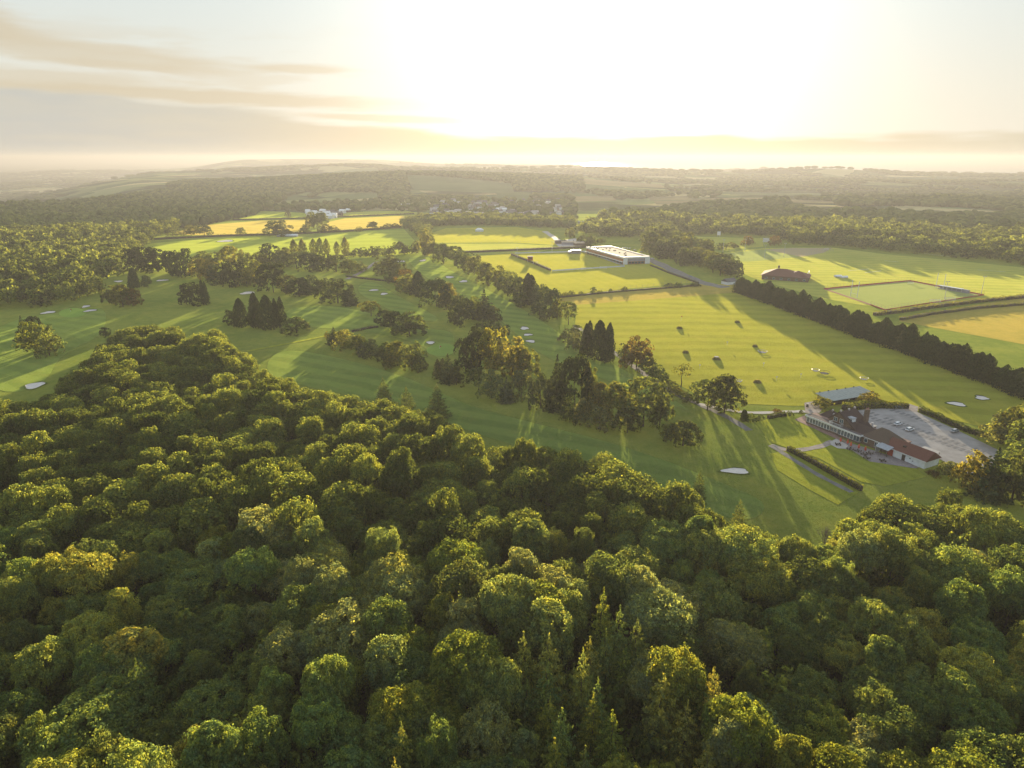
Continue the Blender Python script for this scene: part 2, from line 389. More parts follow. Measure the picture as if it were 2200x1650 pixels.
me = mesh_np('ground', np.stack([X, Y, Z], -1).reshape(-1, 3), fq, [M['rough'], M['farland']], mi, True)
ground = tag(link(bpy.data.objects.new('ground', me)), kind='structure', label='gently rolling golf course ground and far farmland running to the horizon')
sm = MB().quad((300, 6500, -46), (22000, 5000, -46), (22000, 25000, -46), (300, 25000, -46))
tag(sm.build('sea', M['sea']), kind='structure', label='pale calm sea along the horizon under the bright sky')

SHEETS = 0
def sheet(name, pts, mat, z=None, ground_pts=False, label=None, smooth_n=0):
    """a flat patch lying on the ground, each a little above the last"""
    global SHEETS
    P = [Vector((p[0], p[1], 0)) for p in pts] if ground_pts else [G(*p) for p in pts]
    if smooth_n:
        for _ in range(smooth_n):
            Q = []
            for i in range(len(P)):
                a, b = P[i], P[(i+1) % len(P)]; Q += [a*0.75+b*0.25, a*0.25+b*0.75]
            P = Q
    SHEETS += 1
    zz = 0.012+0.004*SHEETS if z is None else z
    tris = tessellate_polygon([P])
    me = mesh_np(name, [(p.x, p.y, zz) for p in P], [tuple(t) for t in tris], mat)
    # make all normals point up
    import bmesh
    bm = bmesh.new(); bm.from_mesh(me)
    for f in bm.faces:
        f.normal_update()
        if f.normal.z < 0: f.normal_flip()
    bm.to_mesh(me); bm.free()
    o = link(bpy.data.objects.new(name, me)); tag(o, kind='structure', label=label); return o
def ribbon(name, pts, width, mat, label=None, taper=None):
    global SHEETS
    SHEETS += 1; zz = 0.012+0.004*SHEETS
    P = [G(*p) for p in pts]
    Q = []
    for i in range(len(P)-1):
        p0 = P[max(i-1, 0)]; p1 = P[i]; p2 = P[i+1]; p3 = P[min(i+2, len(P)-1)]
        for k in range(6):
            t = k/6; Q.append(0.5*((2*p1)+(p2-p0)*t+(2*p0-5*p1+4*p2-p3)*t*t+(3*p1-p0-3*p2+p3)*t**3))
    Q.append(P[-1]); V = []
    for i, q in enumerate(Q):
        d = (Q[min(i+1, len(Q)-1)]-Q[max(i-1, 0)]); d.z = 0; d.normalize(); n = Vector((-d.y, d.x, 0))
        w = width/2*(1+0.12*math.sin(i*1.7))
        V += [q-n*w, q+n*w]
    fs = [(2*i, 2*i+2, 2*i+3, 2*i+1)[::-1] for i in range(len(Q)-1)]
    me = mesh_np(name, [(p.x, p.y, zz) for p in V], fs, mat)
    if me.polygons[0].normal.z < 0: me.flip_normals()
    return tag(link(bpy.data.objects.new(name, me)), kind='structure', label=label)

# far fields first
sheet('cereal_field', [(405, 505), (372, 500), (440, 484), (560, 474), (690, 470), (668, 486), (650, 500), (560, 505)], M['wheat'])
sheet('cereal_field', [(690, 497), (690, 480), (742, 469), (880, 463), (938, 466), (862, 486), (800, 490)], M['wheat'])
sheet('pasture', [(512, 471), (560, 453), (650, 457), (690, 468), (560, 472)], M['meadow'])
sheet('pasture', [(715, 466), (740, 456), (870, 452), (905, 458), (880, 461)], M['field'])
sheet('meadow', [(285, 530), (330, 522), (480, 511), (600, 506), (680, 511), (770, 496), (868, 492), (902, 530), (880, 545), (760, 556), (600, 566), (480, 580), (330, 580)], M['meadow'])
sheet('sports_field', [(915, 522), (930, 500), (958, 490), (1110, 488), (1180, 498), (1205, 527), (1100, 521)], M['pitch'])
sheet('sports_field', [(920, 524), (1100, 523), (1205, 529), (1160, 541), (1010, 548), (960, 545)], M['field'])
sheet('football_ground', [(1008, 551), (1100, 545), (1250, 538), (1400, 556), (1500, 606), (1330, 622), (1195, 637), (1120, 620)], M['pitch'])
sheet('training_field', [(1430, 512), (1470, 508), (1640, 512), (1640, 530), (1560, 536), (1450, 530)], M['field'])
sheet('playing_field', [(1540, 545), (1640, 533), (1790, 532), (1900, 546), (2050, 560), (2200, 575), (2420, 600), (2420, 640), (2200, 632), (1930, 668), (1760, 640), (1620, 598), (1560, 572)], M['field'])
sheet('all_weather_pitch', [(1542, 560), (1545, 546), (1640, 536), (1720, 552), (1610, 562)], M['astrog'])
sheet('all_weather_pitch', [(1642, 536), (1700, 533), (1788, 533), (1770, 543), (1722, 552)], M['astro'])
sheet('stubble_field', [(1930, 690), (2060, 660), (2200, 640), (2500, 600), (2500, 760), (2200, 740), (2050, 712)], M['scrub'])
sheet('rough_bank', [(1195, 640), (1330, 625), (1500, 610), (1600, 612), (1590, 628), (1440, 640), (1240, 655), (1215, 662)], M['scrub'])
sheet('driving_range', [(1240, 655), (1440, 640), (1590, 628), (1800, 700), (2200, 838), (2600, 980), (2400, 1010), (2180, 935), (1960, 880), (1860, 872), (1700, 872), (1600, 868), (1500, 850), (1420, 805), (1330, 760), (1235, 700)], M['range'])
# golf holes
sheet('fairway', [(600, 745), (760, 775), (900, 820), (1000, 870), (1130, 905), (1350, 960), (1560, 1040), (1660, 1085), (1600, 1130), (1400, 1060), (1200, 985), (1000, 925), (860, 870), (650, 830), (560, 800)], M['fairway'], smooth_n=2)
sheet('fairway', [(600, 665), (700, 655), (780, 668), (900, 705), (985, 712), (960, 775), (930, 765), (900, 735), (760, 705), (650, 705)], M['fairway'], smooth_n=2)
sheet('fairway', [(865, 553), (920, 548), (980, 590), (1060, 628), (1150, 680), (1230, 735), (1350, 800), (1500, 890), (1440, 870), (1300, 815), (1160, 765), (1090, 700), (1040, 660), (930, 610)], M['fairway'], smooth_n=2)
sheet('fairway', [(10, 690), (120, 672), (230, 655), (225, 720), (130, 760), (95, 830), (0, 850), (-100, 780)], M['fairway'], smooth_n=2)
sheet('fairway', [(800, 600), (860, 640), (960, 690), (900, 690), (800, 650), (760, 620)], M['fairway'], smooth_n=2)
sheet('putting_green', [(915, 745), (965, 735), (985, 755), (950, 768), (918, 760)], M['green'], smooth_n=2)
sheet('putting_green', [(125, 668), (160, 660), (190, 668), (175, 682), (130, 682)], M['green'], smooth_n=2)
sheet('putting_green', [(1630, 900), (1720, 893), (1780, 945), (1700, 962), (1650, 930)], M['lawn'], smooth_n=1)
sheet('lawn', [(1620, 905), (1725, 905), (1800, 955), (1860, 990), (1965, 1005), (1990, 1025), (1900, 1045), (1850, 1035), (1760, 985), (1655, 950)], M['lawn'])
sheet('tee_lawn', [(1655, 975), (1690, 968), (1850, 1055), (1800, 1085), (1735, 1050), (1670, 1010)], M['lawn'])
# tracks, roads and paved areas
ribbon('farm_track', [(1235, 700), (1330, 765), (1430, 835), (1500, 868), (1560, 895), (1610, 925)], 3.6, M['drive'])
for q in ([(1822, 582), (1868, 578)], [(1858, 586), (1894, 582)], [(2100, 580), (2160, 584)], [(1900, 560), (1930, 563)], [(1985, 545), (2040, 551)]): ribbon('pitch_marking', q, .7, M['white'])
ribbon('gravel_path', [(810, 562), (775, 585), (745, 600)], 5, M['track'])
ribbon('club_path', [(1500, 868), (1600, 886), (1690, 885), (1730, 884)], 3.0, M['paleslab'])
ribbon('club_path', [(1655, 957), (1700, 968), (1760, 960), (1790, 948)], 3.2, M['track'])
ribbon('club_path', [(1655, 957), (1700, 985), (1760, 1022), (1830, 1058)], 2.4, M['drive'])
ribbon('grass_track', [(530, 755), (620, 738), (700, 722)], 3, M['lawn'])
ribbon('stadium_road', [(1345, 545), (1400, 560), (1450, 583), (1505, 606), (1560, 618)], 13, M['drive'])
ribbon('village_lane', [(1170, 497), (1190, 510), (1205, 522)], 9, M['paleslab'])
sheet('yard', [(1190, 520), (1235, 512), (1262, 522), (1240, 534), (1200, 530)], M['paleslab'])
sheet('car_park', [(1805, 888), (1850, 881), (1925, 876), (1962, 882), (2050, 922), (2150, 970), (2130, 1005), (2080, 1020), (2015, 985), (1930, 945), (1860, 915)], M['asphalt'])
sheet('drive_entrance', [(1945, 884), (1938, 872), (1952, 868), (1978, 876), (1970, 886)], M['track'])
sheet('forecourt', [(1728, 866), (1752, 862), (1768, 878), (1760, 888), (1730, 888)], M['track'])
sheet('patio', [(1790, 945), (1835, 955), (1930, 985), (1975, 1005), (1965, 1007), (1868, 992), (1830, 968), (1798, 962)], M['paving'])
sheet('patio', [(1783, 950), (1797, 943), (1822, 958), (1818, 965), (1800, 964), (1786, 957)], M['paleslab'])
sheet('terrace', [(1707, 902), (1728, 893), (1736, 905), (1790, 932), (1830, 955), (1800, 945), (1728, 912)], M['terra'])
sheet('ball_court_surround', [(1768, 621), (1955, 603.4), (2115, 634.8), (1901, 667)], M['muga'])
sheet('ball_court', [(1778, 622), (1954, 605), (2106, 634.6), (1902, 664.5)], M['astrog'])

# ------------------------------------------------------------------ tree meshes (unit size: 1 high, about 1 wide)
def unit(v):
    return v/np.maximum(np.linalg.norm(v, axis=-1, keepdims=True), 1e-9)
def quads_at(P, Nn, size, r_, aspect=1.0):
    """one leaf spray (a bent four-sided face) per point, facing Nn"""
    n = len(P); a = unit(np.cross(Nn, r_.normal(size=(n, 3)))); b = np.cross(Nn, a)
    s = (size*r_.uniform(0.65, 1.35, n))[:, None]
    V = np.stack([P-a*s*aspect, P-b*s*0.7+Nn*s*0.15, P+a*s*aspect, P+b*s*0.7+Nn*s*0.15], 1).reshape(-1, 3)
    return V, np.arange(4*n).reshape(n, 4)
def leaf_crown(name, seed, nlobe, npuff, nleaf, leaf, mat, shape='round', z0=0.26, jitter=0.38, lobe_r=0.20, puff_r=0.075):
    r_ = np.random.default_rng(seed)
    # lobes over a crown ellipsoid
    zc = (1+z0)/2; rz = (1-z0)/2
    L = []
    for i in range(nlobe):
        for _ in range(30):
            d = unit(r_.normal(size=3)); d[2] = abs(d[2])*1.1-0.35; d = unit(d)
            if shape == 'round': q_ = r_.uniform(0.72, 1.22); c = np.array([d[0]*0.30*q_, d[1]*0.30*q_, zc+d[2]*rz*0.62*q_]); lr = lobe_r*r_.uniform(0.5, 1.25)
            elif shape == 'tall': q_ = r_.uniform(0.75, 1.2); c = np.array([d[0]*0.24*q_, d[1]*0.24*q_, zc+d[2]*rz*0.75*q_]); lr = lobe_r*r_.uniform(0.5, 1.1)
            elif shape == 'full':
                t = r_.uniform(0, 1); a = r_.uniform(0, 6.283); rr = 0.33*math.sqrt(1-t**2.6)*r_.uniform(0.75, 1.08)
                c = np.array([rr*math.cos(a), rr*math.sin(a), 0.12+0.70*t]); lr = lobe_r*r_.uniform(0.65, 1.1)
            elif shape == 'spread': c = np.array([d[0]*0.36, d[1]*0.36, zc+0.06+max(d[2], -0.3)*rz*0.45]); lr = lobe_r*r_.uniform(0.6, 1.1)
            elif shape == 'dome':
                t = r_.uniform(0.03, 0.9); c = np.array([0, 0, z0+t*(1-z0)*0.93]); rr = 0.36*math.sqrt(max(0, 1-t**2.4)); a = r_.uniform(0, 6.283)
                c[0] = rr*math.cos(a); c[1] = rr*math.sin(a); lr = 0.17*r_.uniform(0.7, 1.1)
            if all(np.linalg.norm(c-q[0]) > 0.55*min(lr, q[1]) for q in L): break
        L.append((c, lr))
    PP = []; NN = []
    for c, lr in L:
        d = unit(r_.normal(size=(npuff, 3))); d[:, 2] = np.where(d[:, 2] < -0.35, -d[:, 2], d[:, 2])
        pc = c+d*lr*0.85
        for q, dd in zip(pc, d):
            pr = puff_r*r_.uniform(0.45, 1.5)
            e = unit(r_.normal(size=(nleaf, 3))+dd*0.7)
            p = q+e*pr*r_.uniform(0.7, 1.05, (nleaf, 1))
            PP.append(p); NN.append(unit(e*0.8+dd*0.4+r_.normal(size=(nleaf, 3))*jitter))
    P = np.concatenate(PP); Nn = np.concatenate(NN)
    # drop leaves buried deep inside other lobes
    keep = np.ones(len(P), bool)
    for c, lr in L: keep &= np.linalg.norm(P-c, axis=1) > lr*0.62
    P = P[keep]; Nn = Nn[keep]
    P[:, 2] = np.minimum(P[:, 2], 1.0+0.02)
    V, Fq = quads_at(P, Nn, leaf, r_)
    return mesh_np(name, V, Fq, mat)
def conifer_crown(name, seed, nwhorl, nleafb, leaf, mat, z0=0.10, rad=0.5, power=0.85, droop=0.25):
    r_ = np.random.default_rng(seed); PP = []; NN = []
    for w in range(nwhorl):
        t = (w+r_.uniform(0, 0.6))/nwhorl
        z = z0+t*(1-z0)*0.97
        R0 = rad*(1-t)**power*r_.uniform(0.8, 1.12)+0.012
        nb = max(4, int(9*(1-t)+4)); a0 = r_.uniform(0, 6.28)
        for b in range(nb):
            a = a0+6.283*b/nb+r_.normal()*0.18; L_ = R0*r_.uniform(0.65, 1.15)
            n = max(4, int(nleafb*L_/rad))
            s = np.sqrt(r_.uniform(0.02, 1, n)); side = r_.normal(size=n)*0.16*L_*(1.15-s)
            up = -droop*s*L_+0.22*L_*s**3+r_.normal(size=n)*0.006
            x = s*L_*math.cos(a)-side*math.sin(a); y = s*L_*math.sin(a)+side*math.cos(a)
            PP.append(np.stack([x, y, z+up], 1))
            NN.append(unit(np.stack([np.full(n, math.cos(a)*0.45), np.full(n, math.sin(a)*0.45), np.full(n, 0.75)], 1)+r_.normal(size=(n, 3))*0.35))
    n = 24; PP.append(np.stack([r_.normal(size=n)*0.006, r_.normal(size=n)*0.006, r_.uniform(0.93, 1.03, n)], 1)); NN.append(unit(r_.normal(size=(n, 3))))
    P = np.concatenate(PP); Nn = np.concatenate(NN)
    V, Fq = quads_at(P, Nn, leaf, r_, 1.5)
    return mesh_np(name, V, Fq, mat)
def column_crown(name, seed, n, leaf, mat, prof, tips=1, z0=0.02, wob=0.12, core=0.0):
    """a dense upright crown: prof(t) gives the radius; several leaders make a jagged top"""
    r_ = np.random.default_rng(seed); PP = []; NN = []
    lead = [(0, 0, 1.0)] if tips == 1 else [(r_.uniform(-.26, .26), r_.uniform(-.26, .26), r_.uniform(0.72, 1.0)) for _ in range(tips)]
    for lx, ly, lz in lead:
        k = n//len(lead); t = r_.uniform(0, 1, k)**0.9; a = r_.uniform(0, 6.283, k)
        rr = np.array([prof(q) for q in t])*(1.0 if tips == 1 else 0.62)
        rr = rr*(1+wob*np.sin(a*3+t*17+seed)+wob*np.sin(a*5-t*31))*np.sqrt(r_.uniform(0.62-core, 1.1, k))
        cxx = lx*(1-0.25*t); cyy = ly*(1-0.25*t)
        P = np.stack([cxx+rr*np.cos(a), cyy+rr*np.sin(a), z0+t*(lz-z0)], 1)
        PP.append(P); NN.append(unit(np.stack([np.cos(a), np.sin(a), 0.35+0*a], 1)+r_.normal(size=(k, 3))*0.45))
    P = np.concatenate(PP); Nn = np.concatenate(NN)
    V, Fq = quads_at(P, Nn, leaf, r_, 1.3)
    return mesh_np(name, V, Fq, mat)
def trunk_mesh(name, seed, top=0.8, r0=0.028, limbs=7, spread=0.3, lz=0.32, mat='bark'):
    r_ = random.Random(seed); b = MB(); p = Vector((0, 0, -0.01)); segs = 4; x = y = 0
    pts = [Vector((r_.uniform(-.02, .02)*i, r_.uniform(-.02, .02)*i, -0.01+top*i/segs)) for i in range(segs+1)]
    for i in range(segs): b.bar(pts[i], pts[i+1], r0*(1-0.75*i/segs), 6, r0*(1-0.75*(i+1)/segs))
    for k in range(limbs):
        t = r_.uniform(lz/top, 0.95); i = min(segs-1, int(t*segs)); s0 = pts[i].lerp(pts[i+1], t*segs-i)
        a = 6.283*k/limbs+r_.uniform(-.4, .4); L_ = spread*r_.uniform(0.7, 1.1)*(1.15-t)
        e = s0+Vector((math.cos(a)*L_, math.sin(a)*L_, L_*r_.uniform(0.4, 0.9)))
        b.bar(s0, e, r0*0.42*(1.1-t), 4, r0*0.10)
    return b.mesh(name, M[mat])
def dead_tree(name, seed):
    r_ = random.Random(seed); b = MB()
    def grow(p, d, L_, r, n):
        e = p+d*L_; b.bar(p, e, r, 4, r*0.6)
        if n == 0: return
        for k in range(3 if n > 1 else 4):
            q = (d+Vector((r_.gauss(0, .45), r_.gauss(0, .45), r_.gauss(.12, .2)))).normalized()
            grow(p.lerp(e, r_.uniform(0.6, 1)), q, L_*r_.uniform(.6, .85), r*0.55, n-1)
    b.bar((0, 0, -0.01), (0, 0, 0.35), 0.03, 6, 0.024)
    for k in range(6): grow(Vector((0, 0, 0.3)), Vector((r_.gauss(0, .4), r_.gauss(0, .4), 1)).normalized(), 0.22, 0.013, 4)
    return b

BR = {}
def blocks():
    BR['oak'] = [leaf_crown('broad_crown', 10+i, 34, 16, 40, 0.0150, M['leaf'], sh, z0, lobe_r=lr*.80, puff_r=pr*.85, jitter=.35)
                 for i, (sh, z0, lr, pr) in enumerate([('round', .28, .20, .075), ('round', .24, .22, .07), ('tall', .20, .19, .075), ('spread', .34, .19, .07), ('round', .30, .18, .085), ('tall', .26, .18, .065), ('spread', .30, .21, .08)])]
    BR['oak_mid'] = [leaf_crown('mid_crown', 30+i, 22, 10, 20, 0.030, M['leaf'], sh, z0, lobe_r=lr, puff_r=.08)
                     for i, (sh, z0, lr) in enumerate([('full', .0, .23), ('full', .0, .21), ('full', .0, .22), ('round', .06, .24)])]
    BR['low'] = [leaf_crown('far_crown', 50+i, 12, 7, 9, 0.056, M['leaf_stuff'], sh, .05, lobe_r=.23, puff_r=.09) for i, sh in enumerate(['full', 'round', 'full', 'round'])]
    BR['bush'] = [leaf_crown('bush_crown', 60+i, 14, 8, 18, 0.042, M['leaf'], 'full', 0.0, lobe_r=.26, puff_r=.09) for i in range(2)]
    BR['fir'] = [conifer_crown('fir_crown', 70+i, 21, 70, 0.0135, M['needle'], rad=rd, power=pw, droop=.3) for i, (rd, pw) in enumerate([(.52, .62), (.46, .55), (.54, .7)])]
    BR['fir_mid'] = [conifer_crown('fir_mid_crown', 80+i, 18, 40, 0.026, M['dark'], rad=.5, power=.75, z0=.04) for i in range(2)]
    BR['dome'] = [leaf_crown('dome_crown', 90+i, 26, 9, 16, 0.030, M['dark'], 'dome', 0.03, puff_r=.07, jitter=.4) for i in range(3)]
    cone = lambda t: 0.5*(1-t)**0.55*(0.75+0.25*min(1, t*6))
    BR['cypress'] = [column_crown('cypress_crown', 100+i, 2600, 0.030, M['dark'], cone, tips=k) for i, k in enumerate([1, 2, 3])]
    BR['pine'] = [leaf_crown('pine_crown', 110+i, 20, 9, 18, 0.030, M['dark'], 'full', .0, lobe_r=.20, puff_r=.07, jitter=.35) for i in range(2)]
    pop = lambda t: 0.5*(math.sin(math.pi*min(1, 0.12+t*0.9))**0.7)
    BR['poplar'] = [column_crown('poplar_crown', 120+i, 900, 0.05, M['leaf'], pop, z0=.12, wob=.2) for i in range(2)]
    BR['row'] = [column_crown('hedge_tree_crown', 130+i, 3600, 0.030, M['dark'], lambda t: 0.66*(1-t**2.6)**0.75, tips=k, wob=.2) for i, k in enumerate([4, 5, 6])]
    BR['sparse'] = [leaf_crown('sparse_crown', 140, 12, 7, 10, 0.030, M['leaf'], 'round', .2, lobe_r=.19, puff_r=.06)]
    BR['trunk'] = [trunk_mesh('tree_trunk', 1+i) for i in range(3)]
    BR['pole'] = [trunk_mesh('straight_trunk', 11+i, top=.93, r0=.018, limbs=10, spread=.2, lz=.2) for i in range(2)]
blocks()
KIND = {  # kind: (object name, category, crown block, trunk block)
    'oak': ('broadleaf_tree', 'tree', 'oak_mid', 'trunk'), 'bush': ('bush', 'bush', 'bush', 'trunk'), 'dome': ('evergreen_tree', 'evergreen tree', 'dome', 'pole'),
    'cyp': ('cypress_tree', 'cypress', 'cypress', 'pole'), 'pine': ('pine_tree', 'pine tree', 'pine', 'trunk'), 'fir': ('conifer_tree', 'conifer', 'fir_mid', 'pole'),
    'pop': ('poplar_tree', 'poplar', 'poplar', 'pole'), 'row': ('hedge_cypress', 'cypress', 'row', 'pole'), 'spa': ('sparse_tree', 'tree', 'sparse', 'trunk')}
SHADE = {  # colour word: leaf base colour
    'mid green': (0.072, 0.108, 0.050), 'dark green': (0.047, 0.072, 0.035), 'yellow-green': (0.108, 0.132, 0.050), 'grey-green': (0.092, 0.124, 0.078),
    'olive': (0.072, 0.098, 0.030), 'golden': (0.105, 0.120, 0.036), 'blackish green': (0.030, 0.048, 0.018), 'pale green': (0.092, 0.124, 0.062), 'reddish brown': (0.078, 0.074, 0.036)}
def tree(x, y, z, w, h, name, cat, crown, trunk, colour, label, group, rz=None, wy=None):
    t = empty(name, (x, y, z), random.uniform(0, 6.28) if rz is None else rz, label=label, cat=cat, group=group)
    low = crown in ('oak_mid', 'bush', 'pine', 'dome', 'fir_mid')
    c = bpy.data.objects.new('crown', random.choice(BR[crown])); c.scale = (w*(1.18 if low else 1.05), (wy or w)*(1.18 if low else 1.05), h*(1.07 if low else 1.0)); c.location = (0, 0, -0.07*h if low else 0)
    col_ = SHADE[colour]; j = random.uniform(0.86, 1.16)*(1.45 if crown in ('oak', 'fir') else 1.0)
    c.color = (col_[0]*j*random.uniform(.92, 1.1), col_[1]*j, col_[2]*j, 1); link(c, t)
    k = bpy.data.objects.new('trunk', random.choice(BR[trunk])); k.scale = (w*.95, (wy or w)*.95, h); link(k, t)
    return t
ORD = 'first second third fourth fifth sixth seventh eighth ninth tenth eleventh twelfth thirteenth fourteenth fifteenth sixteenth seventeenth eighteenth nineteenth twentieth'.split()
TENS = {2: 'twenty', 3: 'thirty', 4: 'forty', 5: 'fifty', 6: 'sixty', 7: 'seventy'}
def ordinal(i):
    if i < 20: return ORD[i]
    n = i+1
    if n % 10 == 0: return TENS[n//10][:-1]+'ieth'
    return TENS[n//10]+'-'+ORD[n % 10-1]
KW = {'oak': 'leafy tree', 'bush': 'bush', 'dome': 'evergreen', 'cyp': 'upright cypress', 'pine': 'pine', 'fir': 'conifer', 'pop': 'slim poplar', 'row': 'cypress', 'spa': 'thin-crowned tree'}
def px_trees(place, group, items):
    """items: (u, v of the foot, width, height in photo pixels, kind, colour)"""
    items = sorted(items, key=lambda q: q[0])
    for i, (u, v, w, h, k, colr) in enumerate(items):
        p = G(u, v); m = depth(u, v)/F
        n, cat, cr, tr = KIND[k]
        size = ''
        where = ordinal(i)+' from left'
        lab = f"{colr} {KW[k]}, {where} {place}"
        if len(items) == 1: lab = f"{colr} {KW[k]} {place}"
        # foot pushed back so that the crown's front sits at the measured foot
        tree(p.x, p.y+w*m*0.30, 0, w*m*1.08, h*m*1.02, n, cat, cr, tr, colr, lab, group)

PT = []
px_trees("in the far left fairway clump", 'trees in the left fairway clump',
    [(48, 735, 34, 52, 'fir', 'dark green'), (72, 742, 38, 60, 'pine', 'dark green'), (68, 762, 52, 66, 'oak', 'olive'), (98, 768, 46, 66, 'oak', 'mid green')])
px_trees('standing alone beside the tip of the wood', None, [(224, 724, 19, 19, 'bush', 'dark green')])
px_trees("by the left wood and bunkers", 'trees by the left green',
    [(290, 620, 32, 44, 'cyp', 'dark green'), (313, 617, 18, 26, 'dome', 'mid green'), (235, 655, 34, 40, 'oak', 'dark green'), (258, 662, 40, 48, 'oak', 'olive'), (280, 660, 36, 38, 'oak', 'reddish brown')])
px_trees('in the lone pair on the left fairway', 'pair on the left fairway', [(406, 658, 52, 52, 'pine', 'blackish green'), (439, 656, 24, 52, 'cyp', 'blackish green')])
px_trees("in the tight left fairway clump", 'cypress clump in the fairway',
    [(494, 698, 26, 30, 'dome', 'blackish green'), (515, 704, 36, 60, 'cyp', 'blackish green'), (544, 708, 44, 76, 'cyp', 'blackish green'), (572, 710, 42, 72, 'cyp', 'blackish green'), (597, 707, 34, 66, 'cyp', 'blackish green')])
px_trees('low beside the tight cypress clump', None, [(633, 719, 50, 32, 'bush', 'dark green')])
px_trees("in the dark meadow corner group", 'evergreens by the meadow corner',
    [(282, 585, 40, 48, 'dome', 'blackish green'), (305, 586, 48, 54, 'dome', 'blackish green'), (332, 586, 46, 50, 'dome', 'blackish green'), (368, 592, 34, 50, 'dome', 'blackish green'), (392, 598, 46, 58, 'dome', 'blackish green')])
px_trees("in the mixed left belt", 'trees of the left belt',
    [(425, 600, 40, 42, 'oak', 'yellow-green'), (448, 606, 42, 44, 'oak', 'golden'), (470, 612, 44, 46, 'dome', 'dark green'), (496, 590, 38, 56, 'oak', 'yellow-green'),
     (500, 616, 44, 56, 'dome', 'blackish green'), (527, 618, 36, 40, 'oak', 'golden'), (548, 612, 36, 48, 'oak', 'olive'), (582, 632, 60, 62, 'dome', 'blackish green'),
     (612, 634, 40, 38, 'oak', 'dark green'), (638, 638, 44, 38, 'dome', 'blackish green'), (664, 636, 40, 40, 'dome', 'dark green'), (690, 642, 46, 44, 'pine', 'dark green'),
     (722, 655, 58, 58, 'pine', 'dark green'), (750, 658, 40, 42, 'fir', 'dark green')])
px_trees("in the thicket below the poplars", 'bushes below the poplars',
    [(440, 575, 44, 34, 'oak', 'mid green'), (480, 572, 38, 30, 'oak', 'olive'), (520, 575, 40, 30, 'oak', 'mid green'), (556, 578, 38, 34, 'oak', 'olive'), (578, 572, 40, 44, 'dome', 'dark green'), (606, 578, 42, 38, 'oak', 'mid green'),
     (634, 580, 42, 34, 'oak', 'dark green'), (662, 582, 44, 36, 'dome', 'dark green'), (690, 584, 46, 38, 'dome', 'dark green'), (720, 586, 42, 34, 'oak', 'dark green'), (748, 588, 40, 28, 'oak', 'olive'), (768, 584, 30, 20, 'bush', 'mid green')])
px_trees("in the row edging the meadow", 'row of poplars',
    [(632, 556, 14, 40, 'pop', 'olive'), (650, 558, 15, 42, 'pop', 'olive'), (674, 551, 15, 36, 'pop', 'olive'), (688, 551, 14, 38, 'pop', 'mid green'), (702, 551, 12, 36, 'pop', 'olive'), (724, 550, 11, 30, 'pop', 'mid green'), (742, 556, 15, 44, 'pop', 'olive')])
px_trees("in the meadow's near hedge line", 'hedge line along the meadow',
    [(612, 556, 20, 24, 'oak', 'olive'), (762, 552, 24, 16, 'bush', 'dark green'), (780, 552, 20, 18, 'bush', 'dark green'), (800, 552, 26, 20, 'bush', 'dark green'), (820, 550, 24, 19, 'bush', 'mid green'), (838, 548, 16, 18, 'bush', 'dark green'),
     (856, 546, 26, 26, 'oak', 'dark green'), (874, 546, 22, 18, 'oak', 'dark green'), (893, 547, 20, 28, 'oak', 'dark green')])
px_trees('beside the top fairway', 'pale willows at the top fairway', [(912, 552, 26, 58, 'oak', 'pale green'), (929, 540, 12, 30, 'oak', 'olive')])
px_trees("in the belt left of the football ground", 'belt left of the football ground',
    [(930, 558, 36, 34, 'oak', 'dark green'), (952, 568, 42, 42, 'oak', 'mid green'), (976, 572, 40, 38, 'oak', 'dark green'), (998, 580, 40, 40, 'oak', 'dark green'), (1018, 592, 40, 40, 'oak', 'olive'), (1044, 612, 44, 44, 'oak', 'dark green'),
     (1068, 622, 44, 50, 'oak', 'olive'), (1094, 634, 46, 50, 'oak', 'pale green'), (1112, 644, 40, 46, 'oak', 'dark green'), (1137, 656, 56, 66, 'cyp', 'blackish green'), (1164, 664, 40, 52, 'dome', 'dark green'), (1184, 674, 34, 50, 'dome', 'dark green'),
     (1198, 684, 32, 38, 'bush', 'olive'), (1222, 700, 36, 46, 'oak', 'mid green'), (1160, 682, 36, 30, 'bush', 'dark green'), (1120, 662, 40, 30, 'bush', 'dark green'), (1180, 690, 30, 24, 'bush', 'dark green')])
px_trees('in the belt between the middle holes', 'belt between the middle holes',
    [(832, 584, 46, 34, 'oak', 'dark green'), (818, 592, 30, 22, 'bush', 'olive'), (858, 600, 38, 32, 'oak', 'dark green'), (845, 608, 34, 26, 'bush', 'dark green'), (878, 636, 46, 46, 'oak', 'mid green'), (898, 638, 38, 52, 'cyp', 'dark green'),
     (870, 618, 34, 36, 'oak', 'reddish brown'), (936, 662, 54, 58, 'dome', 'dark green'), (962, 658, 40, 48, 'oak', 'yellow-green'), (958, 668, 36, 36, 'oak', 'dark green'), (991, 700, 48, 64, 'dome', 'dark green'), (1014, 690, 40, 50, 'oak', 'olive'), (1040, 690, 50, 62, 'fir', 'dark green'),
     (1062, 694, 26, 34, 'bush', 'dark green')])
px_trees('alone above the ditch in the middle fairway', None, [(795, 682, 40, 30, 'oak', 'olive')])
px_trees("in the round middle clump", 'round clump in the middle fairway', [(824, 704, 34, 36, 'pine', 'blackish green'), (845, 714, 40, 42, 'dome', 'blackish green'), (877, 727, 64, 52, 'oak', 'dark green')])
